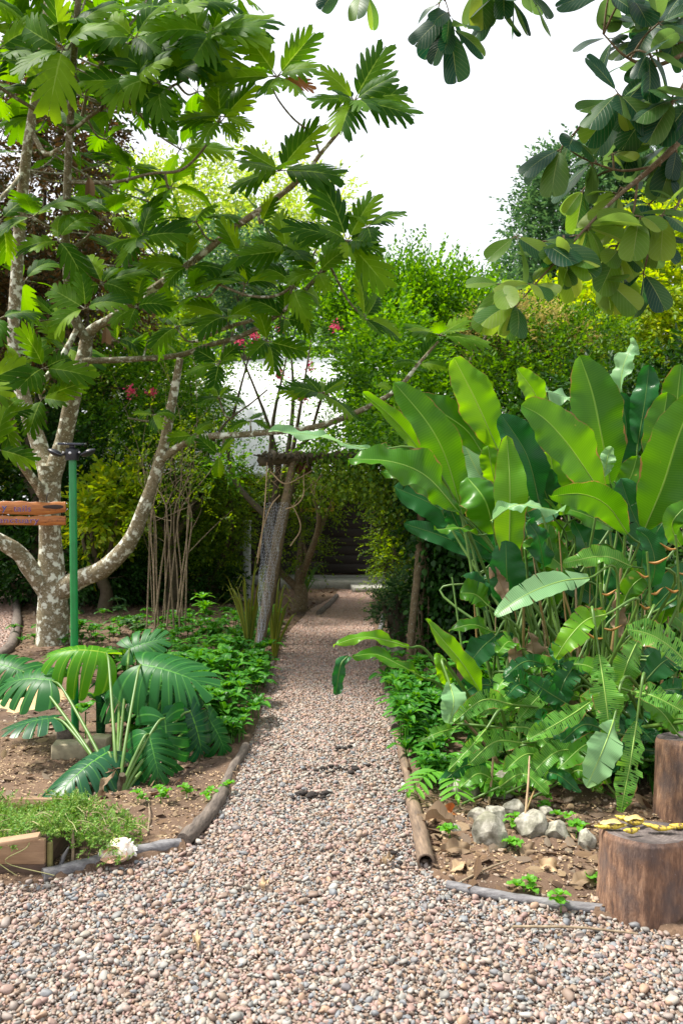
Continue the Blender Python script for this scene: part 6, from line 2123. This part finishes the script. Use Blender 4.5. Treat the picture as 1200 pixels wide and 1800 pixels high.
# ---------------------------------------------------------------- rocks
def rocks():
    m, nt, bs, out = mat('limestone_rock')
    tc = N(nt, 'ShaderNodeTexCoord'); n1 = noise_n(nt, 9, 6, .65, tc.outputs['Object']); n2 = noise_n(nt, 3, 4, .6, tc.outputs['Object'])
    c = ramp(nt, n1, [(.36, (.09, .085, .06)), (.46, (.20, .19, .15)), (.57, (.42, .40, .34)), (.70, (.17, .16, .12))])
    c = mixc(nt, ramp(nt, n2, [(.45, (0, 0, 0)), (.65, (.7, .7, .7))]), c, (.33, .34, .20))
    nt.links.new(c, bs.inputs['Base Color']); bs.inputs['Roughness'].default_value = .85
    bump(nt, bs, n1, .6, .01)
    R = [(866, 1498, 66, 68, 'white faced angular rock standing at the front of the row'), (843, 1452, 40, 30, 'flat pale grey rock behind the white faced rock'), (872, 1458, 50, 42, 'mossy round rock between the pale grey and the white faced rocks'),
         (936, 1478, 58, 54, 'grey rock with brown streaks in the middle of the row'), (983, 1484, 48, 40, 'rounded grey rock near the end of the row'), (962, 1444, 30, 30, 'small bluish rock between the two grey rocks at the back'),
         (880, 1408, 70, 52, 'large greenish boulder at the back of the rocks'), (815, 1410, 62, 48, 'greenish boulder under the feathery plant'), (1032, 1502, 34, 50, 'leaning white and grey rock close to the stump'),
         (905, 1440, 40, 34, 'small pinkish rock below the large greenish boulder'), (690, 1150, 50, 26, 'pale stone on the right side of the path before the arch posts'),
         (800, 1470, 26, 20, 'small brown stone beside the long curled grey leaf'), (1003, 1500, 26, 18, 'little round stone between the last grey rock and the leaning rock'), (905, 1520, 22, 14, 'small flat stone on the soil before the white faced rock')]
    for i, (x, y, w, h, lab) in enumerate(R):
        b = G(x, y); s = w * b[1] / F / 2; hh = h * b[1] / F
        v, f = ico(3)
        r = np.random.default_rng(i + 50)
        # cut by random planes for an angular look
        vv = v.copy()
        for _ in range(13):
            n = nrm(r.normal(size=3)); dd = r.uniform(.62, .9)
            o = vv @ n - dd
            vv = vv - np.where(o > 0, o, 0)[:, None] * n
        vv = vv * (1 + .04 * wob(v, 3.0, i)[:, None])
        vv = vv * [s * 1.05, s * .95, hh * .56] + [0, s * .5, hh * .38]
        mb = MB(); mb.add(vv, f)
        o = mb.build('rock', m, smooth=False); o.location = b
        tag(o, lab, 'rock', 'rocks edging the right bed')


rocks()


# ---------------------------------------------------------------- big fallen leaves and sticks on the right bed
def fallen():
    spec = [((772, 1440), .15, .5, 'orange_dry', 'orange brown fallen leaf by the bamboo edging'), ((826, 1472), .13, -.1, 'orange_dry', 'orange fallen leaf leaning on the white faced rock'),
            ((800, 1456), .28, 3.0, 'dry', 'long curled grey leaf lying between the bamboo and the rocks'), ((758, 1450), .12, 1.5, 'straw', 'cream fallen leaf standing against the bamboo'),
            ((775, 1500), .20, .1, 'dry', 'pale tan curled leaf in front of the orange leaves'), ((790, 1535), .16, .3, 'straw', 'pale crumpled leaf at the corner near the open bamboo end'),
            ((945, 1530), .14, -.5, 'straw', 'pale split leaf on the bare soil left of the stump'), ((915, 1510), .18, .9, 'dry', 'grey brown twisted leaf right of the white rock'),
            ((830, 1395), .12, .4, 'orange_dry', 'orange and yellow leaf at the foot of the stalks'), ((958, 1385), .16, .9, 'straw', 'cream rolled leaf under the torn leaves'),
            ((1000, 1560), .2, .2, 'dry', 'brown strip of bark beside the grey bamboo'), ((755, 1300), .14, .2, 'dry', 'grey dead leaf inside the right border plants')]
    for i, (c, s, a, mk, lab) in enumerate(spec):
        b = G(*c, .02); mb = MB(); r = random.Random(i)
        dd = np.array([math.cos(a), math.sin(a) * .8, .12])
        s *= .62
        blade(mb, [[0, 0, .006], dd * s * .5 + [0, 0, .012 + .02 * r.random()], dd * s + [0, 0, -.004]], s * .5, N_=(r.uniform(-.3, .3), -.5, 1), nu=16, nv=4, fold=.5, wave=.015, curl=r.uniform(-.6, .8), seed=i, twist=r.uniform(-.8, .8))
        o = mb.build('fallen_leaf', M[mk if mk != 'straw' else 'straw']); o.location = b
        tag(o, lab, 'fallen leaf', 'large fallen leaves')
    sticks = [((1092, 1290), (1260, 1520), .006, 'stalk_brown', .45, .05, 'thin orange brown stalk leaning over the second stump'), ((1080, 1320), (1240, 1490), .005, 'straw', .4, .03, 'pale thin stalk leaning beside the orange one'),
              ((858, 1420), (868, 1405), .007, 'straw', .0, .36, 'upright bleached cut stalk behind the white rock'), ((918, 1470), (930, 1440), .006, 'straw', 0, .30, 'split pale stalk standing between rocks'),
              ((800, 1560), (900, 1520), .005, 'twig', .01, .02, 'long twig on the soil near the open bamboo'), ((1010, 1480), (960, 1450), .004, 'straw', .01, .03, 'thin straw lying by the grey rocks'),
              ((900, 1640), (1120, 1650), .005, 'twig', .02, .015, 'twig lying on the pebbles in front of the stump'), ((260, 1470), (262, 1420), .004, 'twig', .01, .02, 'small twig on the left bed'),
              ((915, 1450), (950, 1420), .005, 'stalk_brown', 0, .18, 'rusty leaning stalk by the grey rock')]
    for i, (a, b, r_, mk, z0, z1, lab) in enumerate(sticks):
        p, q = G(*a, .01), G(*b, .01)
        p[2] = z0 + .012; q[2] = z1 + .012
        mb = MB(); tube(mb, [[0, 0, 0], (q - p) * .5 + [.006, 0, .01], q - p], [r_, r_ * .9, r_ * .6], 6, 6, .15)
        o = mb.build('stick', M[mk]); o.location = p
        tag(o, lab, 'stick', 'sticks and dead stalks')


fallen()


# ---------------------------------------------------------------- planter with trailing sedum
def planter():
    z0 = 0
    a = G(0, 1545)
    base = G(20, 1540)
    root = empty('planter_box', base, 'low weathered wooden planter box at the left edge', 'planter')
    d = base[1]
    wm = simple('old_pine_board', (.46, .30, .18), .8, c2=(.22, .13, .075), vs=4, stretch=(1, 1, 9), bumpk=.4)
    wd = simple('rotten_board', (.16, .10, .07), .9, c2=(.05, .033, .025), vs=7, stretch=(1, 1, 6), bumpk=.5)
    px = d / F
    xr = (80 - 20) * px
    f = MB(); box(f, [xr - .5, 0, .05 + .052], [1.0, .022, .1]); f.build('front_board', wm, root)
    f = MB(); box(f, [xr - .5, .004, .022], [1.0, .022, .055]); tag(f.build('front_board', wd, root), 'dark rotten lower front board')
    f = MB(); box(f, [xr + .012, .02, .065], [.018, .022, .13]); f.build('corner_stake', simple('mossy_stake', (.25, .22, .08), .9), root)
    f = MB(); box(f, [xr - .008, .22, .08], [.022, .38, .13]); f.build('side_board', wd, root)
    f = MB(); box(f, [xr - .5, .43, .085], [1.0, .022, .15]); f.build('back_board', wm, root)
    s = MB(); box(s, [xr - .5, .22, .06], [.95, .38, .1]); s.build('soil_fill', wd, root)
    # plank resting on the planter
    pk = MB(); c = G(35, 1475, .19); box(pk, c, [.15, .05, .016], rz=.15, tilt=(0, -.1))
    tag(pk.build('wood_offcut', wm, origin=c), 'short pale wooden offcut lying on the green carpet in the planter', 'wood piece')
    st = G(127, 1530); p2 = MB(); tube(p2, [[0, 0, -.02], [.004, 0, .09], [0, .01, .17]], [.007, .006, .005], 7, 4, .1); o = p2.build('stake', M['twig']); o.location = st
    tag(o, 'thin upright wooden stake at the corner of the planter', 'stake')
    wk = G(105, 1532); p2 = MB()
    tube(p2, [[0, 0, 0], [.01, .02, .05], [.03, .03, .09]], [.022, .018, .006], 8, 5, .35, flat=.5); o = p2.build('driftwood', M['log_grey']); o.location = wk
    tag(o, 'small piece of dark driftwood by the planter corner', 'driftwood')
    # sedum: many short stems with tiny leaves
    mb = MB()
    pts = []
    def H(p):  # local mound height
        return .15 + .05 * wob(np.column_stack([p[:, 0], p[:, 1], p[:, 0] * 0]), 5)
    k = 2300
    p = np.stack([U(xr - .8, xr + .05, k), U(-.02, .44, k)], 1)
    z = H(p)
    sp = 560   # spilling over on the right side
    t = U(0, 1, sp)
    p2 = np.stack([xr + t * .30, U(.03, .38, sp)], 1); z2 = .15 * (1 - t) ** .6 + .03
    P3 = np.vstack([np.column_stack([p, z]), np.column_stack([p2, z2])])
    P3[:, :2] += rng.normal(size=(len(P3), 2)) * .01
    P3[:, 2] += U(-.03, .02, len(P3))
    sprays(mb, P3, rdir(len(P3), .7), 12, .05, .0135, .5, .1)
    o = mb.build('sedum_carpet', M['sedum']); o.location = base; tag(o, kind='stuff')
    sb = MB(); r = random.Random(6)
    for q in range(110):
        i = r.randrange(len(P3)); c = P3[i] + [0, 0, .02]
        dd = np.array([r.uniform(-1, 1), r.uniform(-1, 0), r.uniform(-.2, .5)]) * .05
        tube(sb, [c, c + dd + [0, 0, .012], c + dd * 2], .0022, 4, 3, cap=False)
    for q in range(4):   # runners hanging over the front board
        x = xr - r.uniform(.02, .4); c = np.array([x, -.01, .14])
        tube(sb, [c, c + [r.uniform(-.04, .04), -.035, -.01], c + [r.uniform(-.08, .08), -.045, -.06], c + [r.uniform(-.12, .12), -.05, -.11]], .002, 5, 5, cap=False)
    o = sb.build('sedum_runners', simple('runner_stem', (.34, .30, .14), .6, c2=(.16, .2, .06))); o.location = base; tag(o, kind='stuff')


planter()


# ---------------------------------------------------------------- conch shell
def conch():
    b = G(212, 1514, .01)
    root = empty('conch_shell', b, 'cream and pink conch shell lying behind the grey log', 'shell')
    # spiral whorls: tube along a tightening helix, with spikes
    n = 150; mb = MB()
    ts = np.linspace(0, 1, n)
    axis = nrm(np.array([1.0, .1, .10]))     # spire points right
    u = nrm(np.cross(axis, [0, 0, 1])); w = np.cross(u, axis)
    P_ = []; R_ = []
    for t in ts:
        a = t * 2 * math.pi * 3.4
        rr = .038 * math.exp(-2.5 * t); P_.append(axis * (.004 + .085 * (1 - math.exp(-2.1 * t))) + (u * math.cos(a) + w * math.sin(a)) * rr); R_.append(.038 * math.exp(-2.3 * t))
    tube(mb, P_, R_, 14, 1, .02, smooth_path=False)
    # body whorl drawn out to the siphon end at the left
    t = np.linspace(0, 1, 26); an = np.linspace(0, 2 * np.pi, 26, endpoint=False)
    T, A = np.meshgrid(t, an, indexing='ij')
    R = .062 * np.sin(np.pi * np.clip(T * .86 + .02, 0, 1)) ** .7 * (1 + .12 * np.cos(A - 1.2)) * (1 - .35 * (1 - T)) + .004
    V = axis * (-.105 + .15 * T[..., None]) + (u * np.cos(A)[..., None] + w * np.sin(A)[..., None]) * R[..., None]
    mb.add(V, grid_faces(26, 26, True))
    cm, nt, bs, out = mat('shell'); tc = N(nt, 'ShaderNodeTexCoord'); sp = N(nt, 'ShaderNodeSeparateXYZ'); nt.links.new(tc.outputs['Object'], sp.inputs[0])
    nz = noise_n(nt, 26, 4, .6, tc.outputs['Object'])
    c = ramp(nt, math_n(nt, 'ADD', math_n(nt, 'MULTIPLY', sp.outputs[0], 3.0), nz), [(.25, (.86, .80, .70)), (.5, (.85, .62, .48)), (.7, (.82, .78, .70))])
    nt.links.new(c, bs.inputs['Base Color']); bs.inputs['Roughness'].default_value = .35
    o = mb.build('body', cm, root); o.location = (0, 0, .05)
    sk = MB()
    for q in range(9):
        a = .4 + q * .75; tt = q / 9
        rr = .070 * math.exp(-1.1 * tt); c0 = axis * (.03 + .05 * tt) + (u * math.cos(a) + w * math.sin(a)) * rr * .65
        tube(sk, [c0, c0 + (u * math.cos(a) + w * math.sin(a)) * .018 * (1 - .5 * tt) + axis * .012], [.013 * (1 - .5 * tt), .002], 7, 3)
    o = sk.build('spikes', simple('shell_spike', (.84, .83, .78), .4, var=.1), root); o.location = (0, 0, .05)
    lp = MB()
    blade(lp, [[-.085, -.035, .03], [-.02, -.060, .055], [.05, -.050, .06]], .07, N_=(-.1, -1, .5), nu=14, nv=4, fold=-.3, wave=.004, curl=-.8)
    lp.build('lip', simple('shell_lip', (.85, .50, .36), .25, var=.15), root)
    root.scale = (.86, .86, .86)


conch()


# ---------------------------------------------------------------- dark droppings and leaf bits on the gravel
def bits():
    m = simple('black_debris', (.022, .016, .014), .9, vs=30)
    for i, (x, y, n, lab) in enumerate([(550, 1398, 16, 'widest scatter of black debris on the pebbles'), (608, 1350, 13, 'black debris clump on the path level with the logs'), (568, 1354, 5, 'little black debris left of the upper clump'),
                                        (600, 1314, 7, 'topmost black debris on the path'), (668, 1506, 3, 'dark specks near the hollow bamboo')]):
        b = G(x, y, .02); mb = MB(); v, f = ico(1)
        for k in range(n):
            s = random.uniform(.006, .018); c = np.array([random.gauss(0, .05), random.gauss(0, .035), 0])
            mb.add((v * (1 + .35 * wob(v, 2, k)[:, None])) * [s * 1.3, s, s * .6] + c, f)
        o = mb.build('debris', m); o.location = b; tag(o, lab, 'debris', 'dark debris on the path')
    for i, (x, y, a, mk, lab) in enumerate([(668, 1512, .2, 'dry', 'olive brown leaf on the pebbles left of the hollow bamboo'), (455, 1560, 1, 'straw', 'pale dead leaf on the pebbles below the left logs'), (350, 1662, 2, 'straw', 'small cream leaf on the front pebbles')]):
        b = G(x, y, .03); mb = MB(); dd = np.array([math.cos(a), math.sin(a), 0])
        blade(mb, [[0, 0, 0], dd * .03 + [0, 0, .006], dd * .06], .026, N_=(0, -.2, 1), nu=9, nv=2)
        o = mb.build('fallen_leaf', M[mk]); o.location = b; tag(o, lab, 'fallen leaf', 'leaves on the pebbles')

    mb = MB(); k = 420
    p = np.stack([U(-1.5, 1.6, k), U(2.3, 9, k)], 1); p = p[inpoly(p, poly_main)]; k = len(p)
    leaves6(mb, np.column_stack([p, U(.016, .026, k)]), rdir(k) * [1, 1, .15], rdir(k, 1.8), U(.012, .035, k), .4, fold=-.4)
    tag(mb.build('path_litter', M['dry']), kind='stuff')


bits()
